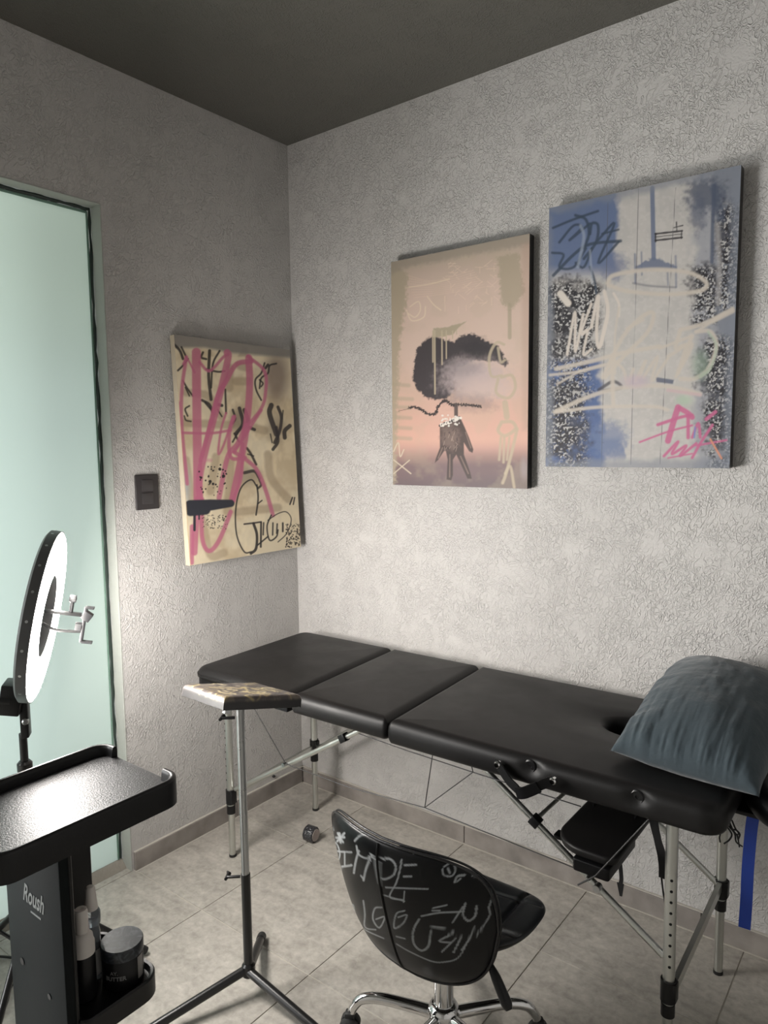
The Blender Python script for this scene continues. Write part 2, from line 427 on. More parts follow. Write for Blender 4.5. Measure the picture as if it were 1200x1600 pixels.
# rough mortar sill under the glass
bm = bmesh.new()
n1, n2 = 60, 8; V = []
for i in range(n1):
    y = DY0-0.001-(i/(n1-1))*1.6
    V.append([bm.verts.new((-0.075+0.045*(j/(n2-1)), y, (0.022+0.007*random.random())*max(0, 1-(j/(n2-1))**2.2)+0.0005)) for j in range(n2)])
for i in range(n1-1):
    for j in range(n2-1): bm.faces.new((V[i][j], V[i][j+1], V[i+1][j+1], V[i+1][j]))
struct(obj('trim_3', bm, mat('rough_mortar', (0.27, 0.245, 0.21), 0.9, 0, (80, 0.8, 0.006)), angle=180))

# terrace outside the glazing, with blockers added to shape the light on the pane
bm = bmesh.new(); box(bm, -1.9, -T, -4.2, 0.6, -0.06, -0.01); struct(obj('trim_4', bm, M_tile, smooth=False))
bm = bmesh.new(); box(bm, -0.62, -0.50, -0.98, -0.84, -0.01, 2.6, 0.01); struct(obj('light_blocker_1', bm, mat('added_shade_post', (0.5, 0.5, 0.46), 0.8, 0, (30, .4, .01)), smooth=False))  # added post, softly shades one edge of the pane

bm = bmesh.new(); box(bm, -1.7, -T-0.001, -1.96, -1.90, -0.01, 2.9); struct(obj('light_blocker_2', bm, mat('added_light_divider', (0.6, 0.62, 0.58), 0.8), smooth=False))  # added divider, keeps the fill lamp's spill off the pane

bm = bmesh.new(); lathe(bm, (-0.50, -1.02, 1.66), [(0.05, 0), (0.10, 0.03), (0.13, 0.12), (0.12, 0.22), (0.06, 0.30)], 20); struct(obj('light_blocker_3', bm, mat('added_shade_pot', (0.25, 0.3, 0.22), 0.8)))  # added pot shape, throws a soft dark patch on the pane

# baseboards of cut tile with open joints
def baseboard(name, segs):
    bm = bmesh.new()
    for (x0, x1, y0, y1) in segs: box(bm, x0, x1, y0, y1, 0.0, 0.066, 0.0015, 1)
    return struct(obj(name, bm, M_base, smooth=False))
bx_ = [0.012, 0.842, 1.672, 2.50, XR]
baseboard('baseboard_back', [(a+0.0015, b-0.0015, -0.012, -0.0002) for a, b in zip(bx_, bx_[1:])])
baseboard('baseboard_left', [(0.0002, 0.012, -0.846, -0.386), (0.0002, 0.012, -0.383, -0.0125)])
bm = bmesh.new(); box(bm, 0.0, 0.017, -0.848, -0.0, -0.001, 0.0012); box(bm, 0.0, XR, -0.017, 0, -0.001, 0.0012)
box(bm, 0.0, 0.010, -0.846, 0, 0.066, 0.069, 0.001, 1); box(bm, 0.0, XR, -0.010, 0, 0.066, 0.069, 0.001, 1)
struct(obj('trim_6', bm, M_grout, smooth=False))

# ------------------------------------------------------------------ canvases
def canvas(name, label, corners, depth, sheet, paint, gain=1.0, rough=0.55, side=M_blackmetal):
    """corners TL,TR,BR,BL world points of the print; sheet: same corners in sheet units"""
    TL, TR, BR, BL = [np.array(c, float) for c in corners]
    nu, nv = 270, 400
    S, Tt = np.meshgrid(np.linspace(0, 1, nu), np.linspace(0, 1, nv)); S = S.ravel(); Tt = Tt.ravel()
    P = (TL[None]*((1-S)*(1-Tt))[:, None]+TR[None]*(S*(1-Tt))[:, None]+BR[None]*(S*Tt)[:, None]+BL[None]*((1-S)*Tt)[:, None])
    Hm = homog([(0, 0), (1, 0), (1, 1), (0, 1)], sheet)
    q = np.stack([S, Tt, np.ones_like(S)], 1) @ Hm.T
    pa = paint(q[:, 0]/q[:, 2], q[:, 1]/q[:, 2])
    nrm = np.cross(BL-TL, TR-TL); nrm /= np.linalg.norm(nrm)
    ctr = (BL+BR)/2
    root = thing(name, label, 'picture', Vector(ctr-nrm*depth))
    me = grid_mesh('print', P+nrm*0.0006, nu, nv, pa.col*gain, flip=True)
    finish('print', me, attr_mat(name+'_print', rough, (700, 0.12, 0.0005)), root, angle=180)
    bm = bmesh.new()
    o = [TL, TR, BR, BL]; f = [bm.verts.new(c) for c in o]; k = [bm.verts.new(c-nrm*depth) for c in o]
    bm.faces.new(f); bm.faces.new(k[::-1])
    for i in range(4): bm.faces.new((f[i], f[(i+1) % 4], k[(i+1) % 4], k[i]))
    obj('stretcher_frame', bm, side, root, smooth=False)
    return root

def paint_left(X, Y):
    p = Painter(X, Y, (204, 192, 166))
    n = vnoise(X/150, Y/150, 3); p.mixin(0.55*sstep(.45, .7, n), (176, 155, 120))
    n = vnoise(X/60, Y/110, 8); p.mixin(0.4*sstep(.5, .75, n), (226, 212, 182))
    tan = (150, 132, 108); ink = (34, 31, 34); pk = (176, 96, 124); pk2 = (190, 118, 142)
    for a in ([(500, 250), (470, 330), (520, 350)], [(450, 430), (520, 430)], [(410, 350), (410, 470)], [(640, 860), (660, 1000), (760, 1120)],
              [(560, 705), (620, 720)], [(140, 680), (420, 690)], [(330, 880), (300, 1080)], [(420, 900), (400, 1200)], [(250, 1250), (300, 1450), (380, 1440)],
              [(460, 1200), (700, 1170)], [(150, 900), (200, 1200)], [(150, 500), (280, 520), (360, 640)]): p.stroke(a, 48, tan, 0.6, 10)
    for a in ([(300, 300), (430, 300), (700, 290)], [(240, 380), (250, 470)]): p.stroke(a, 30, (214, 200, 172), .8, 6)
    p.blob(690, 400, 70, 150, (116, 100, 92), .8, .6); p.blob(110, 1060, 60, 140, (150, 170, 190), .55, .6)
    # grey sprayed top edge
    p.poly([(60, 140), (800, 180), (800, 290), (420, 262), (260, 232), (70, 236)], (122, 118, 114), .92, 14)
    # black drawing lines
    for a, w in (([(70, 210), (110, 250), (130, 300)], 12), ([(120, 230), (150, 290)], 9), ([(250, 260), (240, 290), (270, 300)], 10), ([(290, 250), (285, 400), (300, 540)], 14),
                 ([(350, 250), (310, 330), (300, 470)], 9), ([(100, 370), (130, 340), (160, 300)], 9), ([(270, 360), (340, 375), (380, 370)], 9), ([(130, 430), (160, 480), (190, 520)], 8),
                 ([(145, 470), (170, 520)], 7), ([(170, 580), (145, 600), (160, 640)], 8), ([(140, 640), (150, 665), (180, 672)], 7), ([(245, 545), (290, 570), (310, 620)], 12), ([(265, 560), (300, 600)], 9),
                 ([(345, 570), (365, 575)], 14), ([(385, 480), (390, 620)], 9), ([(340, 600), (365, 640)], 7), ([(690, 322), (650, 335), (640, 380), (600, 410), (590, 470)], 8),
                 ([(620, 320), (600, 380), (565, 420), (570, 480), (600, 540)], 8), ([(590, 420), (610, 440), (600, 460)], 7), ([(640, 330), (625, 350)], 12),
                 ([(430, 600), (445, 650), (430, 680)], 10), ([(470, 590), (490, 680), (450, 740)], 16), ([(500, 600), (520, 660), (500, 700)], 18), ([(440, 740), (470, 790), (450, 760)], 9), ([(480, 700), (430, 790)], 8), ([(520, 700), (560, 715)], 14),
                 ([(660, 570), (650, 620), (690, 740)], 22), ([(700, 580), (720, 640), (710, 720), (680, 790)], 14), ([(730, 600), (725, 650)], 6), ([(770, 690), (740, 720), (740, 760)], 18), ([(690, 700), (700, 780), (670, 830)], 14), ([(655, 740), (665, 790)], 6),
                 ([(515, 825), (540, 860), (570, 920)], 11), ([(520, 860), (555, 870)], 6), ([(500, 970), (560, 960), (590, 1000)], 14), ([(590, 1010), (600, 1040), (580, 1060)], 10)):
        p.stroke(a, w*1.35, ink, .92, 3)
    p.blob(470, 660, 50, 70, (60, 52, 54), .5, .7); p.blob(690, 700, 50, 80, (60, 52, 54), .45, .7); p.blob(520, 990, 70, 50, (60, 52, 54), .4, .7)
    # magenta lettering
    for a, w in (([(210, 260), (215, 600), (225, 1130)], 54), ([(225, 1130), (210, 1330), (205, 1440)], 38), ([(150, 290), (125, 480), (125, 700), (160, 1040)], 22), ([(130, 330), (155, 300), (200, 380)], 12),
                 ([(395, 260), (400, 300), (345, 540), (240, 960), (235, 1130)], 42), ([(230, 320), (290, 370), (370, 290), (400, 270)], 18), ([(525, 290), (530, 480), (500, 780), (430, 1130)], 42),
                 ([(540, 310), (450, 330), (390, 430), (340, 520), (300, 680)], 30), ([(520, 280), (620, 370), (625, 500), (600, 590), (520, 690)], 20), ([(510, 690), (460, 800), (400, 880), (350, 1120)], 30),
                 ([(600, 600), (440, 850)], 18), ([(390, 620), (360, 720), (345, 860), (380, 800), (430, 640)], 14), ([(440, 640), (410, 740), (420, 880), (505, 880)], 22), ([(440, 850), (520, 900), (580, 960), (630, 1080), (670, 1215)], 24),
                 ([(120, 740), (300, 740), (420, 720)], 16), ([(250, 1130), (250, 1350), (290, 1430), (350, 1370), (420, 1200)], 26), ([(190, 1290), (190, 1500)], 26), ([(110, 560), (110, 860)], 9), ([(300, 670), (240, 900)], 26), ([(490, 800), (480, 1000), (430, 1140)], 20)):
        p.stroke(a, w, pk, .86, 5)
    p.stroke([(260, 900), (300, 900)], 20, pk2, .5, 8)
    # black bar with drips
    p.stroke([(180, 1170), (300, 1162), (420, 1150)], [70, 66, 44], (44, 46, 54), 1, 4); p.stroke([(180, 1200), (270, 1190)], 60, (44, 46, 54), 1, 5)
    p.stroke([(205, 1220), (205, 1310)], 15, (44, 46, 54), 1, 2); p.stroke([(232, 1200), (232, 1245)], 10, (44, 46, 54), 1, 2)
    # tag
    for a, w in (([(575, 1050), (540, 1010), (480, 1060), (450, 1180), (455, 1330), (500, 1430), (545, 1430)], 9), ([(575, 1040), (582, 1120), (570, 1215)], 10), ([(580, 1150), (605, 1130)], 8),
                 ([(500, 1270), (560, 1262), (600, 1255)], 10), ([(555, 1265), (575, 1330), (570, 1410), (540, 1440)], 16), ([(600, 1260), (598, 1400)], 12), ([(615, 1260), (612, 1330)], 9), ([(580, 1390), (640, 1340)], 9),
                 ([(660, 1215), (635, 1280), (650, 1360), (690, 1340), (700, 1300)], 9), ([(670, 1260), (668, 1330)], 9), ([(695, 1265), (692, 1320)], 9), ([(728, 1260), (728, 1308)], 11), ([(640, 1245), (700, 1205), (750, 1195), (778, 1240), (750, 1320), (700, 1370)], 6), ([(785, 1110), (770, 1150)], 9), ([(798, 1110), (790, 1150)], 8)):
        p.stroke(a, w, ink, .95, 2)
    p.dots(40, 215, 400, 920, 1120, 3, 6, ink, 3); p.dots(5, 230, 385, 930, 1050, 6, 10, ink, 4)
    p.dots(90, 250, 400, 1220, 1300, 2, 4, (60, 52, 46), 5); p.dots(130, 745, 835, 1260, 1400, 2, 5, (60, 52, 46), 6)
    p.stroke([(78, 230), (180, 1515)], 6, (230, 205, 165), .8, 4)
    return p

def paint_pink(X, Y):
    p = Painter(X, Y, (212, 188, 174))
    p.mixin(sstep(700, 1250, Y), (216, 172, 156)); p.mixin(sstep(1240, 1420, Y)*.95, (112, 94, 98)); p.mixin(sstep(1420, 1540, Y)*.6, (84, 76, 82))
    kh = (172, 160, 138); kh2 = (188, 174, 150)
    p.mixin(.75*(1-sstep(120, 420, Y+ (X-400)*.18)), (170, 158, 142))
    n = vnoise(X/120, Y/120, 2); p.mixin(.2*sstep(.5, .7, n), kh2)
    # fine embossed tracery at top
    for i in range(9): p.stroke([(180+i*4, 300+i*16), (330+i*10, 330+i*9), (560+i*8, 270+i*12)], 4, (226, 200, 180), .45, 2)
    g = np.random.default_rng(2)
    for i in range(60):
        x, y = g.uniform(380, 690), g.uniform(230, 500); a = g.choice([0, pi/4, pi/2, -pi/4]); l = g.uniform(15, 60)
        p.stroke([(x, y), (x+l*cos(a), y+l*sin(a)*.8)], 3.5, (232, 208, 188), .55, 1.5)
    for a in ([(190, 480), (240, 450), (250, 500), (220, 540), (180, 520)], [(170, 500), (200, 560), (270, 540), (280, 480)], [(290, 420), (330, 470), (370, 500)], [(160, 370), (300, 350), (420, 320)]): p.stroke(a, 7, (228, 210, 186), .8, 2)
    # khaki sprayed borders
    p.poly([(70, 210), (180, 290), (165, 480), (130, 680), (120, 1000), (100, 1500), (60, 1520)], kh, .85, 16, 22)
    for y in (930, 1010, 1060, 1120, 1180, 1240): p.stroke([(90, y), (150+(y % 60), y+6)], 22, kh, .6, 8)
    p.poly([(70, 180), (900, 40), (900, 120), (500, 190), (150, 260), (70, 300)], (158, 148, 134), .8, 18, 12)
    p.poly([(700, 190), (820, 170), (860, 400), (780, 500), (720, 470)], kh, .8, 14, 20); p.stroke([(768, 470), (768, 660)], 22, kh, .8, 5)
    p.poly([(840, 120), (900, 100), (880, 1200), (840, 1200)], (186, 158, 142), .5, 20)
    # dark smoke cloud
    sm = (52, 48, 54)
    p.poly([(205, 860), (215, 790), (230, 750), (225, 735), (260, 690), (300, 655), (345, 650), (380, 665), (440, 685), (490, 650), (530, 635), (590, 650), (620, 680), (650, 690), (700, 705), (740, 780), (760, 800), (740, 830), (700, 800),
            (640, 800), (560, 790), (470, 830), (440, 900), (450, 960), (400, 1010), (330, 1020), (280, 1010), (230, 960), (205, 900)], sm, .97, 7, 14)
    p.blob(430, 900, 110, 100, (70, 64, 70), .7, .7, .3)
    p.blob(560, 900, 170, 110, (188, 172, 172), .85, .6, .35); p.blob(500, 830, 100, 45, (150, 140, 142), .6, .7, .3); p.blob(640, 960, 150, 60, (206, 184, 176), .7, .7, .3); p.blob(560, 1040, 120, 45, (120, 104, 104), .4, .8, .4)
    p.blob(580, 720, 80, 50, (50, 46, 50), .8, .6, .4)
    # khaki paint with drips
    p.poly([(325, 605), (400, 598), (470, 580), (520, 562), (480, 595), (440, 640), (400, 650), (340, 655), (320, 660)], kh, 1, 4, 5)
    for x, y, w in ((322, 800, 8), (333, 985, 9), (375, 815, 8), (400, 780, 7), (437, 665, 6), (460, 640, 6)): p.stroke([(x, 620), (x, y)], w, kh2, .95, 2)
    # word ribbon
    g = np.random.default_rng(9); path = catmull([(130, 1085), (200, 1062), (250, 1075), (290, 1102), (335, 1100), (350, 1060), (390, 1025), (430, 1050), (470, 1048), (540, 1052), (600, 1060)], 8)
    for i, q in enumerate(path[6:]):
        for k in range(2):
            a = g.uniform(0, pi); l = 8; p.stroke([(q[0]-l*cos(a), q[1]-l*sin(a)), (q[0]+l*cos(a), q[1]+l*sin(a))], 5, (48, 40, 42), .9, 1.5)
    p.stroke([(120, 1085), (200, 1068)], 3, (60, 50, 50), .8, 1)
    # upside-down hand with bead bracelet
    hc = (66, 54, 52)
    p.stroke([(455, 1050), (455, 1110)], 22, (80, 68, 66), .95, 3)
    p.poly([(360, 1180), (480, 1125), (505, 1180), (530, 1240), (555, 1310), (550, 1330), (530, 1320), (500, 1270), (500, 1340), (535, 1440), (545, 1480), (520, 1480), (470, 1370), (455, 1340), (435, 1370), (435, 1460), (425, 1490), (398, 1485), (405, 1370),
            (395, 1320), (385, 1318), (350, 1370), (330, 1388), (335, 1365), (360, 1300)], hc, .96, 3)
    p.blob(420, 1235, 50, 65, (132, 112, 104), .7, .6, .5)
    g = np.random.default_rng(12)
    for i in range(26):
        x, y = g.uniform(380, 470), g.uniform(1180, 1300); p.stroke([(x, y), (x+g.uniform(-14, 14), y+g.uniform(10, 26))], 3.5, [(168, 146, 134), (46, 36, 36)][i % 2], .7, 1.5)
    for a in ([(418, 1340), (416, 1470)], [(480, 1350), (525, 1450)], [(510, 1210), (540, 1300)], [(375, 1300), (350, 1360)]): p.stroke(a, 7, (150, 126, 116), .6, 3)
    for i in range(26):
        t = i/25; x, y = 362+118*t, 1172-52*t; p.dots(1, x-3, x+3, y-9, y+9, 7, 9, (232, 226, 216) if i % 3 else (60, 50, 50), i+30)
    p.dots(30, 365, 475, 1110, 1175, 3, 6, (226, 220, 212), 77)
    # khaki tag on the right and marks at the left foot
    for a, w in (([(735, 700), (690, 690), (650, 770), (660, 880), (720, 880)], 16), ([(700, 720), (715, 800), (740, 790)], 14), ([(700, 900), (690, 980), (760, 1010), (800, 950), (780, 880), (720, 890)], 18), ([(740, 1040), (750, 1120)], 34),
                 ([(720, 1150), (700, 1200), (740, 1230), (800, 1190), (780, 1150), (720, 1150)], 20), ([(715, 1240), (705, 1370)], 14), ([(735, 1240), (730, 1385)], 14), ([(765, 1240), (750, 1370)], 12), ([(810, 1190), (780, 1320), (745, 1450), (725, 1505)], 18), ([(740, 1450), (770, 1410), (792, 1530)], 16)): p.stroke(a, w, kh2, .82, 5)
    for a, w in (([(90, 1320), (118, 1270), (128, 1350), (150, 1310)], 7), ([(90, 1370), (190, 1450)], 7), ([(182, 1372), (90, 1450)], 6)): p.stroke(a, w, (208, 194, 172), .9, 2)
    p.blob(850, 1420, 20, 60, (170, 160, 160), .5, .7)
    return p

def paint_blue(X, Y):
    p = Painter(X, Y, (196, 192, 188))
    n = vnoise(X/70, Y/70, 1); p.mixin(.35*sstep(.4, .7, n), (176, 174, 172)); n = vnoise(X/16, Y/16, 6); p.mixin(.25*sstep(.5, .7, n), (215, 210, 206))
    bl = (72, 98, 148)
    w1 = 40*(vnoise(X/60, Y/60, 12)-.5)*2
    def band(x0, x1, c, a, s=18): p.mixin(a*sstep(x0-s, x0+s, X+w1)*(1-sstep(x1-s, x1+s, X+w1)), c)
    # left blue field
    a = (1-sstep(370, 410, X+w1))*(1-sstep(540, 640, Y)); p.mixin(a*.9, (82, 104, 146))
    a = (1-sstep(290, 340, X+w1))*sstep(980, 1040, Y); p.mixin(a*.95, bl)
    a = (1-sstep(410, 430, X+w1))*sstep(1380, 1420, Y)*(1-sstep(1480, 1520, Y)); p.mixin(a*.6, bl)
    p.blob(380, 560, 60, 60, (110, 120, 150), .7, .6, .5); p.blob(350, 1400, 90, 80, (104, 122, 158), .7, .5, .5)
    # right field of grey-blue trees
    a = sstep(740, 800, X+w1); p.mixin(a*.6, (140, 146, 160)); a = sstep(850, 900, X+w1); p.mixin(a*.55, (98, 108, 126))
    # speckled foliage: black and white
    def foliage(mask, seed, dens=.5):
        f = vnoise(X/8.5, Y/8.5, seed, 3); f2 = vnoise(X/8, Y/8, seed+50, 2); big = vnoise(X/60, Y/60, seed+7)
        m = mask*sstep(.38, .52, big*0.6+.25)
        p.mixin(m*sstep(dens-.10, dens-.03, f), (38, 36, 42)); p.mixin(m*sstep(.60, .66, f2)*.9, (206, 204, 202))
    for bx, by, rx, ry in ((150, 760, 110, 130), (110, 900, 90, 110), (130, 1370, 110, 130), (150, 1180, 70, 90), (820, 640, 70, 90), (870, 1080, 80, 130), (900, 1330, 80, 120), (930, 420, 50, 160)): p.blob(bx, by, rx, ry, (54, 54, 64), .8, .5, .8, int(bx+by))
    foliage((1-sstep(270, 330, X+w1))*sstep(600, 660, Y)*(1-sstep(960, 1010, Y)), 21, .42)
    foliage((1-sstep(180, 250, X+w1))*sstep(1100, 1180, Y), 31, .43)
    foliage((1-sstep(220, 300, X+w1))*sstep(880, 960, Y)*(1-sstep(1180, 1230, Y))*.8, 36, .5)
    foliage(sstep(880, 920, X+w1)*sstep(230, 300, Y)*(1-sstep(760, 800, Y)), 41, .5)
    foliage(sstep(740, 790, X+w1)*sstep(540, 590, Y)*(1-sstep(830, 870, Y))*(1-sstep(860, 900, X)), 51, .48)
    foliage(sstep(800, 860, X+w1)*sstep(870, 950, Y), 61, .48)
    p.blob(830, 210, 100, 80, (74, 82, 102), .75, .5, .6, 5); p.blob(790, 300, 40, 90, (84, 92, 112), .6, .5, .6, 8)
    p.stroke([(870, 170), (862, 360), (858, 540)], 18, (78, 88, 110), .8, 5); p.stroke([(885, 360), (895, 560), (890, 740)], 24, (190, 186, 184), .5, 10)
    p.stroke([(868, 180), (905, 330)], 40, (78, 88, 108), .6, 12)
    # aircraft-like cross shapes in blue grey
    p.stroke([(566, 180), (572, 520)], 22, (112, 122, 146), .95, 3); p.poly([(480, 560), (570, 515), (690, 560), (690, 575), (480, 580)], (108, 118, 142), .9, 5, 8)
    p.stroke([(480, 500), (482, 640)], 10, (108, 118, 142), .7, 4); p.stroke([(512, 490), (514, 600)], 8, (108, 118, 142), .7, 4); p.stroke([(680, 510), (682, 660)], 10, (108, 118, 142), .6, 4); p.stroke([(640, 590), (642, 650)], 8, (108, 118, 142), .6, 4)
    p.stroke([(470, 640), (560, 655), (680, 662)], 10, (110, 112, 122), .6, 5)
    for (y, w) in ((402, 9), (417, 4), (434, 9)): p.stroke([(580, y), (712, y-14)], w, (48, 46, 50), .95, 1.5)
    p.stroke([(582, 400), (582, 440)], 7, (48, 46, 50), .95, 1.5); p.stroke([(710, 385), (708, 425)], 5, (48, 46, 50), .95, 1.5); p.stroke([(684, 345), (686, 385)], 6, (56, 54, 58), .9, 1.5); p.stroke([(672, 372), (716, 362)], 6, (56, 54, 58), .9, 1.5)
    p.stroke([(300, 1160), (370, 1120), (410, 1150), (320, 1165)], 16, (60, 60, 70), .8, 5); p.poly([(580, 1100), (670, 1115), (665, 1135), (585, 1125)], (96, 102, 122), .9, 4)
    for x0, x1 in ((350, 310), (500, 455), (680, 600)): p.stroke([(x0, 180 if x0 > 400 else 250), (x1, 1530)], 2.5, (90, 90, 94), .8, 1)
    # sprayed dirty edge
    e = np.minimum(np.minimum(X-45, 990-X-(Y-100)*.035), np.minimum(Y-(275-(X-62)*.218), 1540-Y)); p.mixin(.65*(1-sstep(8, 50, e+w1*.4)), (132, 138, 150))
    # dark teal scribble
    te = (50, 66, 84)
    for a, w in (([(80, 370), (180, 330), (300, 290)], 12), ([(110, 440), (180, 360), (220, 370), (160, 430), (260, 350)], 12), ([(190, 310), (240, 330), (255, 400), (230, 470)], 14), ([(260, 400), (270, 350), (300, 360), (290, 440), (230, 520)], 14),
                 ([(300, 430), (380, 350), (300, 540), (400, 440)], 12), ([(80, 600), (180, 500), (260, 450), (410, 435)], 15), ([(75, 490), (130, 500), (110, 560), (180, 560), (240, 470)], 12), ([(190, 540), (230, 560), (270, 470)], 12), ([(320, 400), (400, 380)], 10), ([(260, 560), (280, 620), (290, 690)], 12)): p.stroke(a, w, te, .85, 4)
    p.stroke([(215, 360), (230, 420), (200, 560)], 14, (160, 172, 190), .6, 6); p.stroke([(260, 480), (270, 640)], 10, (170, 180, 196), .5, 6)
    # pale sprayed lettering
    cr = (206, 196, 184)
    p.stroke([(115, 690), (150, 735)], 34, (224, 216, 206), .98, 5)
    for a, w in (([(145, 985), (185, 780), (185, 970), (225, 790)], 13), ([(265, 740), (215, 880), (245, 870), (225, 985), (265, 960)], 12), ([(220, 890), (270, 850)], 10), ([(265, 850), (300, 700), (290, 880), (305, 950), (345, 800)], 16), ([(330, 680), (345, 780), (310, 940)], 18), ([(375, 690), (400, 740), (400, 800)], 12)):
        p.stroke(a, w, (218, 208, 198), .95, 4)
    p.stroke([(345, 640), (380, 600), (560, 575), (740, 590), (830, 640), (800, 680), (640, 695), (450, 680), (350, 650)], 20, cr, .9, 7)
    for a, w in (([(380, 1080), (380, 900), (400, 760)], 10), ([(320, 1100), (420, 900), (520, 800), (570, 790), (540, 880), (420, 1000), (330, 1100)], 20), ([(440, 860), (520, 820)], 12),
                 ([(90, 1055), (260, 1020), (420, 980), (600, 950)], 20), ([(60, 1085), (200, 1070), (330, 1040)], 13), ([(95, 1130), (230, 1060), (400, 1020)], 9), ([(365, 1010), (370, 1230)], 20), ([(365, 1010), (420, 1060), (440, 1130), (470, 1060)], 15), ([(480, 1120), (530, 1020), (500, 1100)], 14), ([(520, 1100), (590, 1000), (560, 1120), (640, 1010)], 14),
                 ([(700, 870), (820, 840), (960, 770)], 20), ([(780, 880), (860, 830), (920, 790)], 14), ([(700, 880), (680, 960), (730, 950), (690, 1080), (760, 900)], 20), ([(780, 880), (850, 880), (880, 950), (840, 1060), (770, 1110), (700, 1110)], 20),
                 ([(640, 1000), (760, 940), (680, 1100)], 16), ([(600, 960), (760, 900)], 14), ([(90, 1262), (260, 1190), (420, 1150), (620, 1145), (800, 1185)], 20), ([(80, 1268), (300, 1245), (560, 1245), (640, 1262)], 16), ([(860, 830), (960, 780)], 22)): p.stroke(a, w, cr, .85, 6)
    p.stroke([(840, 880), (880, 950), (850, 1060), (800, 1100)], 12, (180, 196, 176), .7, 6); p.blob(800, 1040, 40, 70, (150, 172, 150), .5, .6); p.blob(480, 1120, 60, 30, (196, 176, 190), .6, .6); p.blob(720, 1215, 40, 25, (176, 200, 174), .6, .6)
    p.stroke([(640, 1165), (800, 1190)], 16, (206, 180, 182), .8, 5)
    pk = (200, 104, 146)
    for a, w in (([(690, 1250), (665, 1330), (640, 1415)], 30), ([(700, 1255), (740, 1280), (760, 1300)], 26), ([(590, 1335), (700, 1300), (760, 1290)], 16), ([(500, 1420), (640, 1370), (760, 1340)], 10), ([(740, 1290), (740, 1400)], 18), ([(760, 1400), (790, 1330), (800, 1400)], 14),
                 ([(830, 1310), (875, 1275)], 18), ([(860, 1340), (800, 1430), (760, 1500)], 14), ([(620, 1490), (690, 1420), (660, 1480), (730, 1440), (700, 1490), (780, 1430)], 14), ([(780, 1440), (930, 1415)], 10), ([(640, 1500), (760, 1480)], 8)): p.stroke(a, w, pk, .92, 4)
    p.stroke([(850, 1410), (905, 1505)], 9, (226, 150, 116), .9, 3); p.stroke([(775, 1350), (770, 1400)], 9, (110, 140, 200), .8, 3)
    return p

canvas('canvas_print', 'cream canvas with magenta sprayed letters on the left wall, black inked tag at its foot',
       [(0.030, -0.612, 1.872), (0.030, -0.046, 1.872), (0.062, -0.040, 1.055), (0.062, -0.606, 1.055)], 0.024,
       [(75, 155), (770, 240), (835, 1395), (180, 1518)], paint_left, 1.25, side=mat('raw_canvas_edge', (0.48, 0.42, 0.32), 0.8))
canvas('canvas_print', 'peach canvas with a dark smoke cloud above an upside-down hand, middle of the three canvases',
       [(0.552, -0.036, 2.142), (1.106, -0.036, 2.142), (1.103, -0.036, 1.328), (0.549, -0.036, 1.328)], 0.030,
       [(82, 222), (885, 60), (868, 1540), (85, 1515)], paint_pink, 0.9)
canvas('canvas_print', 'blue and white canvas with pale graffiti lettering, furthest right on the back wall',
       [(1.177, -0.046, 2.203), (1.722, -0.046, 2.203), (1.716, -0.040, 1.402), (1.169, -0.040, 1.402)], 0.034,
       [(62, 275), (1003, 70), (945, 1555), (35, 1535)], paint_blue, 0.84)

# ------------------------------------------------------------------ light switch and wall plug
sw = thing('light_switch', 'dark square light switch plate on left wall beside the frosted glass', 'switch', (0, -0.73, 1.265))
M_sw = mat('dark_grey_plastic', (0.034, 0.030, 0.031), 0.45)
bm = bmesh.new(); box(bm, 0.0, 0.008, -0.776, -0.685, 1.265, 1.386, 0.003, 3); obj('plate', bm, M_sw, sw)
bm = bmesh.new(); box(bm, 0.006, 0.0105, -0.753, -0.708, 1.330, 1.368, 0.0012, 2); obj('rocker', bm, mat('rocker_plastic', (0.045, 0.041, 0.042), 0.35), sw)
bm = bmesh.new(); box(bm, 0.006, 0.0105, -0.753, -0.708, 1.285, 1.323, 0.0012, 2); obj('rocker', bm, bpy.data.materials['rocker_plastic'], sw)
bm = bmesh.new(); lathe(bm, (0.0, -0.176, 0.086), [(0.0, 0), (0.006, 0), (0.006, 0.006), (0.003, 0.011), (0, 0.011)], 12, Matrix.Rotation(pi/2, 4, 'Y'))
tag(obj('screw', bm, M_rubber), 'small dark screw head low on the left wall just above the baseboard', 'screw')

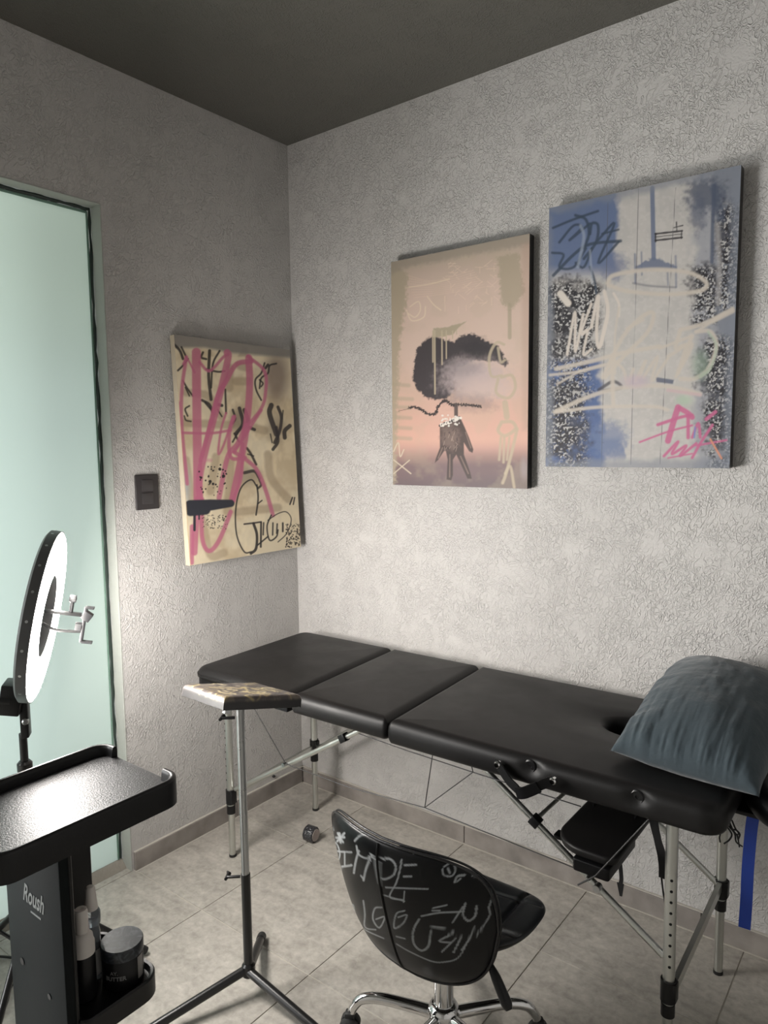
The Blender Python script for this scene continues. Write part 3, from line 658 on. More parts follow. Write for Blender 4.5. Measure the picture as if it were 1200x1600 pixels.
# ------------------------------------------------------------------ massage table
TZ = 0.716
tb = thing('massage_table', 'long folding massage table in black vinyl with aluminium legs along the back wall', 'massage table', (0.985, -0.365, 0))
TH = radians(1.0)
def tw(x, y, z):   # small yaw of the table about its centre
    dx, dy = x-0.985, y+0.365; return (0.985+dx*cos(TH)-dy*sin(TH), -0.365+dx*sin(TH)+dy*cos(TH), z)
def cushion(x0, x1, skew0, skew1, z0, z1, radii, crown=0.006, hole=None, er=0.026, dimples=()):
    """padded section; skewN tilts the seam edge along y"""
    bm = bmesh.new(); Y0, Y1 = -0.660, -0.070; N = 14
    def place(x, y, z):
        t = (x-x0)/(x1-x0); s = (y-(Y0+Y1)/2)/(Y1-Y0)
        x2 = x + (skew0*(1-t)+skew1*t)*(-s)
        for (dx, dz) in dimples:
            if y < -0.60:
                d = math.hypot(x-dx, (z-dz)*1.3); y += 0.015*math.exp(-(d/0.021)**2)
        return tw(x2, y, z)
    def ring(d, z): return [place(x, y, z) for x, y in inset_rr(x0, x1, Y0, Y1, radii, d, N)]
    def dense(d, z):
        pts = inset_rr(x0, x1, Y0, Y1, radii, d, N); out = []
        for i in range(len(pts)):
            a, b = pts[i], pts[(i+1) % len(pts)]; l = math.hypot(a[0]-b[0], a[1]-b[1]); k = NS[i]
            for j in range(k): out.append((a[0]+(b[0]-a[0])*j/k, a[1]+(b[1]-a[1])*j/k))
        return [place(x, y, z) for x, y in out]
    pts = inset_rr(x0, x1, Y0, Y1, radii, 0, N)
    NS = [max(1, int(math.hypot(pts[i][0]-pts[(i+1) % len(pts)][0], pts[i][1]-pts[(i+1) % len(pts)][1])/0.012)) for i in range(len(pts))]
    rings = [dense(0.012, z0), dense(0.003, z0+0.002), dense(0.0, z0+0.008)]
    h = z1-z0
    for t in np.linspace(0.2, 0.5, 4): rings.append(dense(-0.003*sin(pi*t), z0+h*t))
    for a in np.linspace(0, pi/2, 8): rings.append(dense(er*(1-cos(a)) - 0.002*(1-sin(a)), z1-er+er*sin(a)))
    if hole is None:
        cx, cy = (x0+x1)/2, (Y0+Y1)/2; base = rings[-1]; c = Vector(tw(cx, cy, z1))
        for s in (0.9, 0.75, 0.55, 0.3, 0.08):
            rings.append([tuple(c+(Vector(p)-c)*s+Vector((0, 0, crown*(1-s*s)))) for p in base])
        loft(bm, rings)
    else:
        hx, hy, ra, rb = hole; base = rings[-1]; inner = []
        c0 = Vector(tw(hx, hy, z1))
        for p in base:
            a = math.atan2((p[1]-c0.y)/rb, (p[0]-c0.x)/ra); inner.append((a))
        def ell(s, z): return [(c0.x+ra*s*cos(a), c0.y+rb*s*sin(a), z) for a in inner]
        e1 = ell(1.25, z1+0.001)
        for t in (0.35, 0.7, 1.0): rings.append([tuple(Vector(p)*(1-t)+Vector(q)*t+Vector((0, 0, crown*sin(pi*t)*0.5))) for p, q in zip(base, e1)])
        rings += [ell(1.15, z1-0.003), ell(1.05, z1-0.010), ell(0.96, z1-0.022), ell(0.93, z0+0.002)]
        loft(bm, rings, cap1=False)
    return bm
obj('leg_section', cushion(0.128, 0.592, 0.02, 0.035, TZ-0.040, TZ, (0.05, 0.012, 0.012, 0.05)), M_vinyl, tb, angle=180)
bm = bmesh.new(); loft(bm, [[tw(x, y, z) for x, y in inset_rr(0.130, 0.592, -0.655, -0.075, (0.05, .006, .006, .05), 0.003)] for z in (TZ-0.068, TZ-0.041)])
obj('section_base', bm, M_vinyl_dark, tb)
obj('middle_section', cushion(0.596, 0.966, 0.035, 0.03, TZ-0.062, TZ, (0.014, 0.014, 0.014, 0.014)), M_vinyl, tb, angle=180)
DIM = ((1.413, 0.692), (1.672, 0.690))
obj('head_section', cushion(0.970, 1.850, 0.03, 0.0, TZ-0.068, TZ, (0.014, 0.05, 0.05, 0.014), hole=(1.580, -0.325, 0.092, 0.062), dimples=DIM), M_vinyl, tb, angle=180)
# wooden frame under the padding (dark)
for (a, b, c, d) in ((0.20, 1.78, -0.600, -0.580), (0.20, 1.78, -0.150, -0.130), (0.20, 0.22, -0.58, -0.15), (1.76, 1.78, -0.58, -0.15)):
    bm = bmesh.new(); box(bm, a, b, c, d, TZ-0.080, TZ-0.060); obj('frame_rail', bm, M_vinyl_dark, tb, smooth=False)
# grommets, handle
for (gx, gz) in DIM:
    bm = bmesh.new(); x, y, z = tw(gx, -0.6500, gz)
    lathe(bm, (x, y, z), [(0.0165, -0.004), (0.0165, 0.002), (0.0135, 0.004), (0.0115, 0.0015), (0.0045, 0.0015), (0.003, -0.001), (0.0, -0.001)], 28, Matrix.Rotation(pi/2, 4, 'X'))
    obj('peg_socket', bm, M_black_plastic, tb)
bm = bmesh.new()
def strap(bm, pts, w, t, axis=(0, 0, 1), smooth=8):
    P = [Vector(p) for p in catmull(pts, smooth)]; rings = []
    ax = Vector(axis)
    for i, p in enumerate(P):
        d = (P[min(i+1, len(P)-1)]-P[max(i-1, 0)]).normalized(); a = (ax-d*ax.dot(d)).normalized(); n = d.cross(a).normalized()
        ww = w if not isinstance(w, (list, tuple)) else float(np.interp(i/(len(P)-1), np.linspace(0, 1, len(w)), w))
        rings.append([tuple(p+a*ww/2*s1+n*t/2*s2) for s1, s2 in ((-1, -1), (1, -1), (1, 1), (-1, 1))])
    loft(bm, rings)
strap(bm, [(1.335, -0.668, 0.686), (1.350, -0.674, 0.684), (1.380, -0.682, 0.660), (1.406, -0.690, 0.650), (1.418, -0.694, 0.644), (1.440, -0.692, 0.657), (1.468, -0.680, 0.675), (1.492, -0.671, 0.688)], 0.023, 0.004)
strap(bm, [(1.408, -0.695, 0.642), (1.430, -0.697, 0.650), (1.462, -0.688, 0.670)], 0.027, 0.005)
hd = obj('carry_handle', bm, M_vinyl_dark, tb)
for x, z in ((1.345, 0.688), (1.492, 0.688)):
    bm = bmesh.new(); lathe(bm, (x, -0.673, z), [(0.0085, -0.006), (0.0085, 0.004), (0.006, 0.007), (0, 0.008)], 16, Matrix.Rotation(pi/2, 4, 'X')); obj('rivet', bm, M_chrome, hd)
# legs: outer tube, clamp cuffs, inner tube, foot
def leg(x, y, zc, holes):
    bm = bmesh.new(); tube(bm, [(x, y, zc-0.02), (x, y, TZ-0.07)], 0.0135, 20); lg = obj('leg', bm, M_alu, tb)
    bm = bmesh.new(); tube(bm, [(x, y, 0.006), (x, y, zc-0.015)], 0.0115, 20); obj('leg_extension', bm, M_alu, lg)
    bm = bmesh.new(); tube(bm, [(x, y, 0.0), (x, y, 0.009)], 0.0128, 20); obj('foot_cap', bm, M_rubber, lg)
    bm = bmesh.new(); tube(bm, [(x, y, zc), (x, y, zc+0.052)], 0.0175, 20); box(bm, x-0.006, x+0.020, y-0.012, y+0.012, zc+0.004, zc+0.05, 0.003)
    tube(bm, [(x, y, zc-0.036), (x, y, zc-0.006)], 0.0155, 20); obj('clamp_cuff', bm, M_black_plastic, lg)
    if holes:
        d = Vector(holes).normalized()
        for k in range(9):
            z = zc+0.09+k*0.026
            bm = bmesh.new(); lathe(bm, Vector((x, y, z))+d*0.0128, [(0.0034, 0), (0.0034, 0.0011), (0, 0.0011)], 10, align(d))
            obj('adjustment_hole', bm, M_hole, lg)
    return lg
leg(0.212, -0.580, 0.200, (-0.45, -0.9, 0))
leg(0.226, -0.158, 0.245, None)
leg(1.738, -0.580, 0.196, (0.35, -0.94, 0))
leg(1.752, -0.150, 0.225, None)
# cross bars between front and back legs
for (x0, z0, x1, z1) in ((0.215, 0.235, 0.226, 0.262), (1.744, 0.215, 1.752, 0.262)):
    bm = bmesh.new(); a = Vector((x0, -0.566, z0)); b = Vector((x1, -0.166, z1))
    strap(bm, [a, (a+b)/2, b], 0.026, 0.012, (0, 0, 1), 2); obj('cross_bar', bm, M_alu, tb)
# diagonal struts, clamps and linking bars
def zr(x, x0, z0, x1, z1): return z0+(x-x0)*(z1-z0)/(x1-x0)
bm = bmesh.new(); tube(bm, [(0.235, -0.575, 0.258), (0.86, -0.56, 0.640)], 0.0085, 14); obj('strut', bm, M_alu, tb)
bm = bmesh.new(); tube(bm, [(1.725, -0.580, 0.300), (1.20, -0.560, 0.636)], 0.0085, 14); obj('strut', bm, M_alu, tb)
bm = bmesh.new(); tube(bm, [(1.748, -0.158, 0.262), (1.25, -0.17, 0.640)], 0.008, 14); obj('strut', bm, M_alu, tb)
bm = bmesh.new(); tube(bm, [(0.24, -0.158, 0.262), (0.80, -0.17, 0.640)], 0.008, 14); obj('strut', bm, M_alu, tb)
for x, z in ((0.745, 0.571), (1.396, 0.511)):
    bm = bmesh.new(); a = (Vector((0.86, 0, 0.64))-Vector((0.235, 0, 0.258))).normalized() if x < 1 else (Vector((1.2, 0, 0.636))-Vector((1.725, 0, 0.30))).normalized()
    box(bm, -0.0125, 0.0125, -0.0125, 0.0125, -0.013, 0.013, 0.002, 2, Matrix.Translation((x, -0.565, z)) @ align(a)); obj('strut_clamp', bm, M_black_plastic, tb)
    bm = bmesh.new(); tube(bm, [(x, -0.556, z+0.003), (x, -0.18, z)], 0.0055, 10); obj('link_bar', bm, M_alu, tb)
# cables
def cable(pts, r=0.0014):
    bm = bmesh.new(); tube(bm, pts, r, 6); obj('cable', bm, M_cable, tb)
A_ = (0.497, -0.578, 0.424); B_ = (1.557, -0.572, 0.425); M_ = (1.060, -0.58, 0.448)
cable([A_, (0.78, -0.58, 0.425), M_, B_]); cable([A_, (0.34, -0.60, 0.63)]); cable([M_, (1.097, -0.585, 0.645)]); cable([M_, (1.222, -0.585, 0.600)])
cable([(0.79, -0.565, 0.600), (1.0, -0.575, 0.598), (1.222, -0.585, 0.600), (1.525, -0.585, 0.598)]); cable([(1.222, -0.585, 0.600), (1.212, -0.588, 0.645)])
cable([(1.535, -0.622, 0.420), (1.578, -0.622, 0.459), (1.700, -0.617, 0.640)], 0.0022)
for p0, r_, l_ in (((0.497, -0.592, 0.424), 0.007, 0.014), ((1.572, -0.602, 0.412), 0.009, 0.02), ((1.548, -0.598, 0.425), 0.006, 0.02)):
    bm = bmesh.new(); lathe(bm, p0, [(r_, 0), (r_, l_), (0, l_)], 12, Matrix.Rotation(-pi/2, 4, 'X')); obj('hinge_bolt', bm, M_steel, tb)
# hanging arm shelf under the head end, with straps
bm = bmesh.new()
def pad(bm, x0, x1, y0, y1, z0, z1, r, e, tilt=None, M=None):
    b = bmesh.new(); rings = []
    prof = [(e, z0), (e*.3, z0+e*.3), (0, z0+e)]+[(e*(1-cos(a)), z1-e+e*sin(a)) for a in np.linspace(0, pi/2, 6)]
    for d, z in prof: rings.append([(x, y, z) for x, y in inset_rr(x0, x1, y0, y1, r, d, 10)])
    loft(b, rings)
    if M is not None: bmesh.ops.transform(b, matrix=M, verts=b.verts)
    merge(bm, b)
pad(bm, 1.452, 1.618, -0.606, -0.25, 0.480, 0.502, (0.085, 0.03, 0.02, 0.02), 0.008)
sh = obj('arm_shelf', bm, M_vinyl, tb)
bm = bmesh.new(); pad(bm, 1.515, 1.606, -0.612, -0.42, 0.446, 0.477, 0.008, 0.004); obj('shelf_bolster', bm, M_vinyl_dark, sh)
bm = bmesh.new(); box(bm, 1.436, 1.462, -0.545, -0.515, 0.468, 0.480, 0.002, 1); obj('shelf_tab', bm, M_fabric, sh)
bm = bmesh.new(); strap(bm, [(1.455, -0.33, TZ-0.07), (1.462, -0.36, 0.58), (1.48, -0.38, 0.498)], 0.02, 0.002, (0, 1, 0)); obj('shelf_strap', bm, M_fabric, sh)
bm = bmesh.new(); strap(bm, [(1.600, -0.33, TZ-0.07), (1.600, -0.36, 0.58), (1.590, -0.38, 0.498)], 0.02, 0.002, (0, 1, 0)); obj('shelf_strap', bm, M_fabric, sh)
bm = bmesh.new(); strap(bm, [(1.560, -0.45, 0.47), (1.572, -0.45, 0.43), (1.580, -0.45, 0.37), (1.578, -0.45, 0.348)], 0.010, 0.002, (1, 0, 0)); strap(bm, [(1.578, -0.45, 0.352), (1.580, -0.45, 0.318)], [0.018, 0.006], 0.003, (1, 0, 0), 2); obj('hanging_strap', bm, M_fabric, tb)
bm = bmesh.new(); strap(bm, [(1.652, -0.45, 0.650), (1.655, -0.45, 0.56), (1.668, -0.45, 0.50), (1.682, -0.45, 0.45), (1.680, -0.45, 0.405)], [0.020, 0.022, 0.018, 0.024, 0.014], 0.003, (1, 0, 0))
tube(bm, [(1.679, -0.45, 0.408), (1.686, -0.45, 0.36), (1.698, -0.45, 0.31), (1.716, -0.45, 0.27)], 0.0022, 6, 5); obj('hanging_strap', bm, M_fabric, tb)
# face cradle at the head end
bm = bmesh.new()
cp = [(1.885+0.10*cos(a)*1.0+0.05, -0.372+0.125*sin(a), 0.676) for a in np.linspace(radians(200)-pi, radians(-20)+pi, 24)]
ring_ = [(1.985-0.105*cos(a), -0.372+0.145*sin(a), 0.672) for a in np.linspace(-2.4, 2.4, 28)]
tube(bm, ring_, [0.022]+[0.036]*6+[0.022], 16); fc = obj('face_cradle', bm, M_vinyl_dark, tb)
bm = bmesh.new(); box(bm, 1.83, 1.94, -0.47, -0.27, 0.632, 0.642, 0.002); tube(bm, [(1.80, -0.42, 0.637), (1.93, -0.42, 0.637)], 0.006, 10); tube(bm, [(1.80, -0.32, 0.637), (1.93, -0.32, 0.637)], 0.006, 10); obj('cradle_plate', bm, M_black_plastic, fc)
# loose cord cluster by the cradle
bm = bmesh.new()
g_ = random.Random(3)
for k in range(7):
    x, y, z = 1.842, -0.53, 0.648; pts = [(x, y, z)]
    for i in range(5): x += g_.uniform(-.010, .012); y += g_.uniform(-.01, .01); z -= g_.uniform(.004, .016); pts.append((x, y, z))
    tube(bm, pts, 0.0018, 6, 4)
obj('drawcord', bm, M_fabric, tb)

# blue band hanging from the cradle
bm = bmesh.new(); strap(bm, [(1.868, -0.345, 0.628), (1.858, -0.348, 0.56), (1.853, -0.35, 0.45), (1.852, -0.35, 0.36), (1.850, -0.35, 0.288)], 0.027, 0.0016, (1, 0.1, 0))
tag(obj('exercise_band', bm, mat('blue_band', (0.012, 0.045, 0.30), 0.5)), 'flat royal blue band hanging down from the right head end of the massage table', 'band')

# ------------------------------------------------------------------ pillow
def pillow():
    n = 96; u, v = np.meshgrid(np.linspace(-1, 1, n), np.linspace(-1, 1, n)); u = u.ravel(); v = v.ravel()
    def pinch(a, b): return a*(0.985+0.02*(1-b*b)+0.05*(np.abs(a)*np.abs(b))**8)
    W, D, Tk = 0.158, 0.235, 0.112
    X = pinch(u, v)*W; Y = pinch(v, u)*D
    e = np.maximum(0, (1-u**2))**0.42*np.maximum(0, (1-v**2))**0.42
    wr = 0
    g = np.random.default_rng(5)
    # gathers running in from the seams
    edge_v = np.exp(-(1+v)*3.0); edge_u = np.exp(-(1+u)*3.5)
    fold = (vnoise(u*11+20, v*1.1+5, 3, 3)-.5)*edge_v*0.034+(vnoise(u*1.2+9, v*9+7, 8, 3)-.5)*edge_u*0.028+(vnoise(u*2.2+4, v*2.2, 12, 3)-.5)*0.016
    mask = np.minimum(1, e*2.4)
    top = e*Tk*1.05+fold*mask
    bot = -e*Tk*0.55
    return n, X, Y, top, bot
n, X, Y, top, bot = pillow()
def pl_world(X, Y, Z):
    P = np.stack([X, Y, Z], 1)
    R = np.array((Matrix.Rotation(radians(-3), 3, 'Z') @ Matrix.Rotation(radians(12), 3, 'X') @ Matrix.Rotation(radians(2), 3, 'Y')))
    return P @ R.T + np.array([1.757, -0.322, 0.786])
Pt = pl_world(X, Y, top); Pb = pl_world(X, Y, bot)
Pb[:, 2] = np.maximum(Pb[:, 2], TZ+0.006)
mt = grid_mesh('t1', Pt, n, n); mb = grid_mesh('t2', Pb, n, n, flip=True)
bm = bmesh.new(); bm.from_mesh(mt); bm.from_mesh(mb); bmesh.ops.remove_doubles(bm, verts=bm.verts, dist=0.0004)
bpy.data.meshes.remove(mt); bpy.data.meshes.remove(mb)
M_pillow = mat('slate_blue_cotton', (0.046, 0.063, 0.074), 0.85, 0, (38, 0.5, 0.006), spec=0.2)
M_pillow.node_tree.nodes['Principled BSDF'].inputs['Sheen Weight'].default_value = 0.25
tag(obj('pillow', bm, M_pillow, angle=180), 'crumpled slate blue square pillow lying on the right end of the massage table', 'pillow')

# ------------------------------------------------------------------ armrest stand
st = thing('armrest_stand', 'tattoo armrest on a black three-legged stand in front of the massage table', 'armrest', (0.762, -0.990, 0))
bm = bmesh.new(); tube(bm, [(0.762, -0.990, 0.06), (0.762, -0.990, 0.345)], 0.0125, 20); obj('lower_pole', bm, M_blackmetal, st)
bm = bmesh.new(); tube(bm, [(0.762, -0.990, 0.345), (0.762, -0.990, 0.812)], 0.0105, 20); obj('upper_pole', bm, M_steel, st)
for a_, b_ in (((0.757, -0.996, 0.072), (0.655, -1.285, 0.013)), ((0.767, -0.994, 0.072), (1.062, -0.985, 0.013)), ((0.758, -0.982, 0.072), (0.632, -0.826, 0.013))):
    bm = bmesh.new(); tube(bm, [a_, b_], 0.0120, 16); lg = obj('leg', bm, M_blackmetal, st)
    bm = bmesh.new(); a2 = Vector(a_); b2 = Vector(b_); d = (b2-a2).normalized(); tube(bm, [b2-d*0.025, b2+d*0.006], 0.0132, 16); obj('end_cap', bm, M_rubber, lg)
bm = bmesh.new(); lathe(bm, (0.762, -0.990, 0.052), [(0.012, 0), (0.018, 0.006), (0.018, 0.034), (0.013, 0.04)], 20); obj('hub', bm, M_blackmetal, st)
for z in (0.338, 0.775):
    bm = bmesh.new(); tube(bm, [(0.752, -1.0, z), (0.732, -1.018, z), (0.724, -1.022, z-0.001)], 0.004, 10); tube(bm, [(0.728, -1.030, z-0.002), (0.716, -1.008, z-0.002), (0.700, -1.000, z-0.006)], [0.004, 0.006, 0.003], 10); kn = obj('locking_knob', bm, M_black_plastic, st)
Rz = Matrix.Rotation(-0.226, 4, 'Z') @ Matrix.Rotation(-0.117, 4, 'Y') @ Matrix.Rotation(-0.198, 4, 'X')
MP = Matrix.Translation((0.734, -0.959, 0.837)) @ Rz
def armpad():
    n = 110; a = np.linspace(-1, 1, n); u, v = np.meshgrid(a, a); u = u.ravel(); v = v.ravel()
    hx, hy, e, th = 0.1225, 0.1115, 0.012, 0.030
    def side(t, h):
        s = np.abs(t)*(h+0.026); out = np.where(s < h-e, s, 0); ang = np.clip((s-(h-e))/(e*pi/2), 0, 1)*pi/2
        out = np.where(s < h-e, s, h-e+e*np.sin(ang)); drop = np.where(s < h-e, 0, e*(1-np.cos(ang)))
        ext = np.maximum(0, s-(h-e)-e*pi/2); return np.sign(t)*out, drop+ext
    x, dx = side(u, hx); y, dy = side(v, hy)
    z = -np.maximum(dx, dy) - 0.35*np.minimum(dx, dy)
    z += 0.0012*(vnoise(u*30, v*30, 4)-.5)
    P = np.stack([x, y, z], 1)
    p = Painter(u*100, v*100, (74, 68, 66))
    m = vnoise(u*5+3, v*9, 2); p.mixin(.7*sstep(.45, .6, m), (116, 106, 92))
    g = np.random.default_rng(6)
    for i in range(46):
        x0, y0 = g.uniform(-80, 75, 2); pts = [(x0, y0)]
        for k in range(4): x0 += g.uniform(-22, 22); y0 += g.uniform(-16, 16); pts.append((x0, y0))
        p.stroke(pts, g.uniform(2, 5), [(172, 156, 112), (150, 134, 96), (38, 34, 34), (190, 176, 140)][i % 4], .85, 1.2)
    # plain upholstery on the sides, left one painted paler to imitate light on it
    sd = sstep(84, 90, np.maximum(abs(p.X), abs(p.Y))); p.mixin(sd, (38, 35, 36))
    lit_left = sstep(84, 90, -p.X)*(p.X < -60); p.mixin(lit_left.astype(float)*0.9, (150, 140, 134))
    return P, n, p.col
P, n, cols = armpad()
P = np.array([tuple(MP @ Vector(q)) for q in P])
me = grid_mesh('pad_cover', P, n, n, cols)
pd = finish('pad_cover', me, attr_mat('patterned_vinyl', 0.33, (300, .3, .0008), 0.6), st, angle=180)
bm = bmesh.new(); box(bm, -0.118, 0.118, -0.107, 0.107, -0.034, -0.016, 0.003, 2, MP); obj('pad_board', bm, M_rubber, st)
bm = bmesh.new(); box(bm, -0.05, 0.05, -0.02, 0.02, -0.040, -0.033, 0.001, 1, MP); obj('mount_plate', bm, M_steel, st)
bm = bmesh.new(); box(bm, 0.095, 0.112, -0.100, -0.085, -0.044, -0.032, 0.002, 1, MP); obj('corner_bracket', bm, M_steel, st)

# ------------------------------------------------------------------ chair
CX, CY = 1.275, -0.815
ch = thing('swivel_chair', 'black scoop-back swivel chair covered in silver marker writing, back to the viewer', 'chair', (CX, CY, 0))
BX = 1.2535
def backY(x, z):
    x += BX-1.265
    return -1.03+.09*(x/.235)**2+.08*(max(0, .63-z)/.33)**1.5
def se(a, n, rx, rz):
    c, s = cos(a), sin(a); return (math.copysign(abs(c)**(2/n), c)*rx, math.copysign(abs(s)**(2/n), s)*rz)
NA, NR = 640, 90
def taper(dx, z):
    t = max(0.0, min(1.0, (.46-z)/.18)); return dx*(1-.13*t)-.010*t
def shell(sgn, rr):
    """disc of NR rings; sgn 0 outer, 1 inner"""
    out = []
    for i in range(NR+1):
        r = (i/NR)
        for k in range(NA):
            dx, dz = se(2*pi*k/NA, 3.9, .2315*r, .175*r); z = .450+dz; dx = taper(dx, z)
            y = backY(dx, z); t = 0.017*(max(0.0, 1-r**5))**.5 if r < 1 else 0
            # outward normal approx -y ; bulge
            y += (-t if sgn == 0 else t)
            if sgn == 1: y += 0.0
            out.append((dx, y, z))
    return np.array(out)
def ring_mesh(name, P, cols, flip):
    me = bpy.data.meshes.new(name); faces = []
    i, k = np.meshgrid(np.arange(NR), np.arange(NA), indexing='ij'); i = i.ravel(); k = k.ravel()
    q = np.stack([i*NA+k, i*NA+(k+1) % NA, (i+1)*NA+(k+1) % NA, (i+1)*NA+k], 1)
    if flip: q = q[:, ::-1]
    me.vertices.add(len(P)); me.vertices.foreach_set('co', P.astype(np.float32).ravel())
    me.loops.add(q.size); me.loops.foreach_set('vertex_index', q.ravel().astype(np.int32))
    me.polygons.add(len(q)); me.polygons.foreach_set('loop_start', (np.arange(len(q))*4).astype(np.int32)); me.update(calc_edges=True)
    set_cols(me, cols); return me
PC = np.array([[403.9, 397.2, -60.9, 143.7, 7.2, 12.9, -4.6, 7.3, -1.0, 4.1], [561.4, 190.3, -291.2, -78.3, -19.6, -21.4, -14.5, 8.5, -3.5, -1.8]])
def chair_paint(P):
    x = (P[:, 0]+BX-1.265)/.235; y = (P[:, 2]-.46)/.17
    B = np.stack([np.ones_like(x), x, y, x*x, x*y, y*y, x**3, x*x*y, x*y*y, y**3], 1); q = B @ PC.T
    p = Painter(q[:, 0], q[:, 1], (9, 10, 12)); s = (150, 154, 156); S2 = (120, 124, 126)
    W = [([(112, 145), (125, 175), (135, 190)], 6), ([(125, 165), (138, 192)], 6),
         ([(118, 205), (120, 260), (135, 320), (158, 335), (172, 300), (160, 260), (135, 240)], 6),   # S / C curl
         ([(168, 205), (176, 245)], 9), ([(152, 225), (192, 222)], 8), ([(158, 242), (190, 205)], 8), ([(160, 205), (188, 245)], 7),   # star
         ([(158, 288), (228, 290)], 7), ([(196, 290), (196, 350)], 6), ([(166, 362), (230, 350)], 8),   # I
         ([(262, 285), (250, 330), (240, 385)], 8), ([(250, 262), (262, 300), (300, 318), (322, 300)], 6), ([(328, 290), (300, 360), (286, 420)], 8), ([(274, 398), (288, 416)], 6),   # M/Y
         ([(240, 240), (262, 218), (300, 222), (340, 240), (400, 240), (450, 262), (505, 305)], 6),
         ([(350, 330), (400, 322), (432, 350), (430, 390), (395, 412), (362, 412)], 7), ([(352, 330), (362, 440)], 6),   # P
         ([(458, 330), (455, 370), (440, 430), (410, 495), (470, 510)], 6), ([(474, 352), (526, 352)], 7), ([(474, 402), (508, 402)], 7), ([(392, 452), (585, 460)], 6), ([(384, 488), (478, 516)], 5), ([(478, 470), (474, 520)], 5),   # E / Z
         ([(172, 455), (184, 510), (196, 555)], 6), ([(188, 468), (202, 545), (212, 560)], 6), ([(208, 500), (217, 540)], 6), ([(208, 545), (234, 538), (238, 575)], 6), ([(190, 580), (238, 566)], 6),
         ([(285, 515), (292, 580), (290, 640), (342, 650)], 6), ([(372, 545), (340, 550), (330, 600), (360, 640), (385, 590), (345, 600)], 6),   # L e
         ([(478, 560), (440, 575), (430, 640), (470, 620), (488, 580), (450, 590)], 6), ([(440, 680), (480, 690)], 5),
         ([(545, 600), (520, 650), (520, 710), (555, 745), (590, 720), (600, 650)], 8),   # U
         ([(596, 635), (650, 640), (700, 665), (640, 700), (690, 710)], 7), ([(716, 688), (650, 752)], 6), ([(736, 690), (704, 755)], 7),   # R
         ([(610, 548), (672, 535)], 6), ([(606, 560), (640, 560)], 6), ([(556, 585), (640, 570), (734, 568)], 7), ([(745, 545), (700, 615)], 6), ([(756, 530), (746, 580), (770, 610), (800, 590), (806, 545)], 8),   # E N
         ([(650, 365), (680, 352), (702, 380), (690, 405), (655, 400), (645, 375)], 6), ([(668, 372), (680, 392)], 7), ([(705, 432), (715, 408), (745, 405)], 8), ([(716, 430), (730, 418)], 6),
         ([(780, 410), (775, 370), (810, 348), (845, 370), (850, 400), (800, 418), (780, 405)], 6), ([(800, 405), (826, 372)], 6), ([(822, 410), (838, 385)], 5),
         ([(845, 435), (872, 460), (868, 520), (858, 560), (860, 600), (800, 690)], 6), ([(800, 640), (770, 700), (725, 780), (660, 800), (600, 795), (500, 750), (440, 715)], 5), ([(210, 625), (290, 655), (380, 690)], 5),
         ([(788, 680), (740, 745)], 6)]
    for a, w in W: p.stroke(a, w*1.25, s, .85, 1.8, dry=.18)
    return p.col
Po = shell(0, 0); Pi = shell(1, 0); cols = chair_paint(Po)
for P in (Po, Pi): P[:, 0] += BX
mo = ring_mesh('backrest', Po, cols, False)
bk = finish('backrest', mo, attr_mat('marked_black_vinyl', 0.34, (420, .15, .0006), 0.22), ch, angle=180)
icol = np.tile(lin((16, 17, 18)), (len(Pi), 1))
finish('backrest_front', ring_mesh('backrest_front', Pi, icol, True), M_vinyl_dark, bk, angle=180)
# welt piping around the edge and centre seam
bm = bmesh.new(); pp = []
for k in range(120):
    dx, dz = se(2*pi*k/120, 3.9, .2330, .1765); z = .450+dz; dx = taper(dx, z); pp.append((BX+dx, backY(dx, z)-0.003, z))
tube(bm, pp, 0.0032, 8, closed=True)
pp2 = [(p_[0], p_[1]+0.012, p_[2]) for p_ in pp]; tube(bm, pp2, 0.0028, 8, closed=True)
obj('piping', bm, mat('worn_vinyl_piping', (0.012, 0.012, 0.013), 0.3, 0, (260, .6, .001), spec=0.4), bk)
bm = bmesh.new(); pp = []
for z in np.linspace(.278, .621, 26):
    r = abs(z-.450)/.176; pp.append((BX, backY(0, z)-0.017*max(0, 1-r**5)**.5-0.0005, z))
tube(bm, pp, 0.0028, 8); obj('seam', bm, M_vinyl_dark, bk)
# seat: padded scoop, underside shell
def seat_pts(sgn):
    out = []
    for i in range(NR+1):
        r = i/NR
        for k in range(NA):
            dx, dy = se(2*pi*k/NA, 2.7, .226*r, .128*r)
            z = .372+.042*abs(dx/.228)**2.5+0.010*(dy/.17)
            if dy < 0: z += 0.02*(-dy/.17)**2
            if sgn == 0:
                z += 0.024*max(0, 1-r**4)**.5
                for gx in (-.15, 0.0, .15): z -= 0.007*math.exp(-((dx-gx)/0.007)**2)*(r < .97)
                for gy in (-.06, .06): z -= 0.006*math.exp(-((dy-gy)/0.007)**2)*(r < .97)
            else: z -= 0.066*max(0, 1-r**2.2)**.8
            out.append((1.292+dx, -.800+dy, z))
    return np.array(out)
sc_ = np.tile(lin((22, 23, 26)), ((NR+1)*NA, 1))
seat = finish('seat', ring_mesh('seat', seat_pts(0), sc_, False), mat('seat_vinyl', (0.008, 0.009, 0.011), 0.36, 0, (420, .15, .0006)), ch, angle=180)
finish('seat_shell', ring_mesh('seat_shell', seat_pts(1), sc_, True), M_vinyl_dark, ch, angle=180)
bm = bmesh.new()
loft(bm, [[(BX+dx*s, y, z) for dx in np.linspace(-.12, .12, 9)]+[(BX+dx*s, y+0.03, z) for dx in np.linspace(.12, -.12, 9)] for s, y, z in ((1.0, -0.945, .345), (.9, -0.935, .325), (.8, -0.92, .312), (.7, -.905, .307))])
obj('back_bracket', bm, M_vinyl_dark, ch)
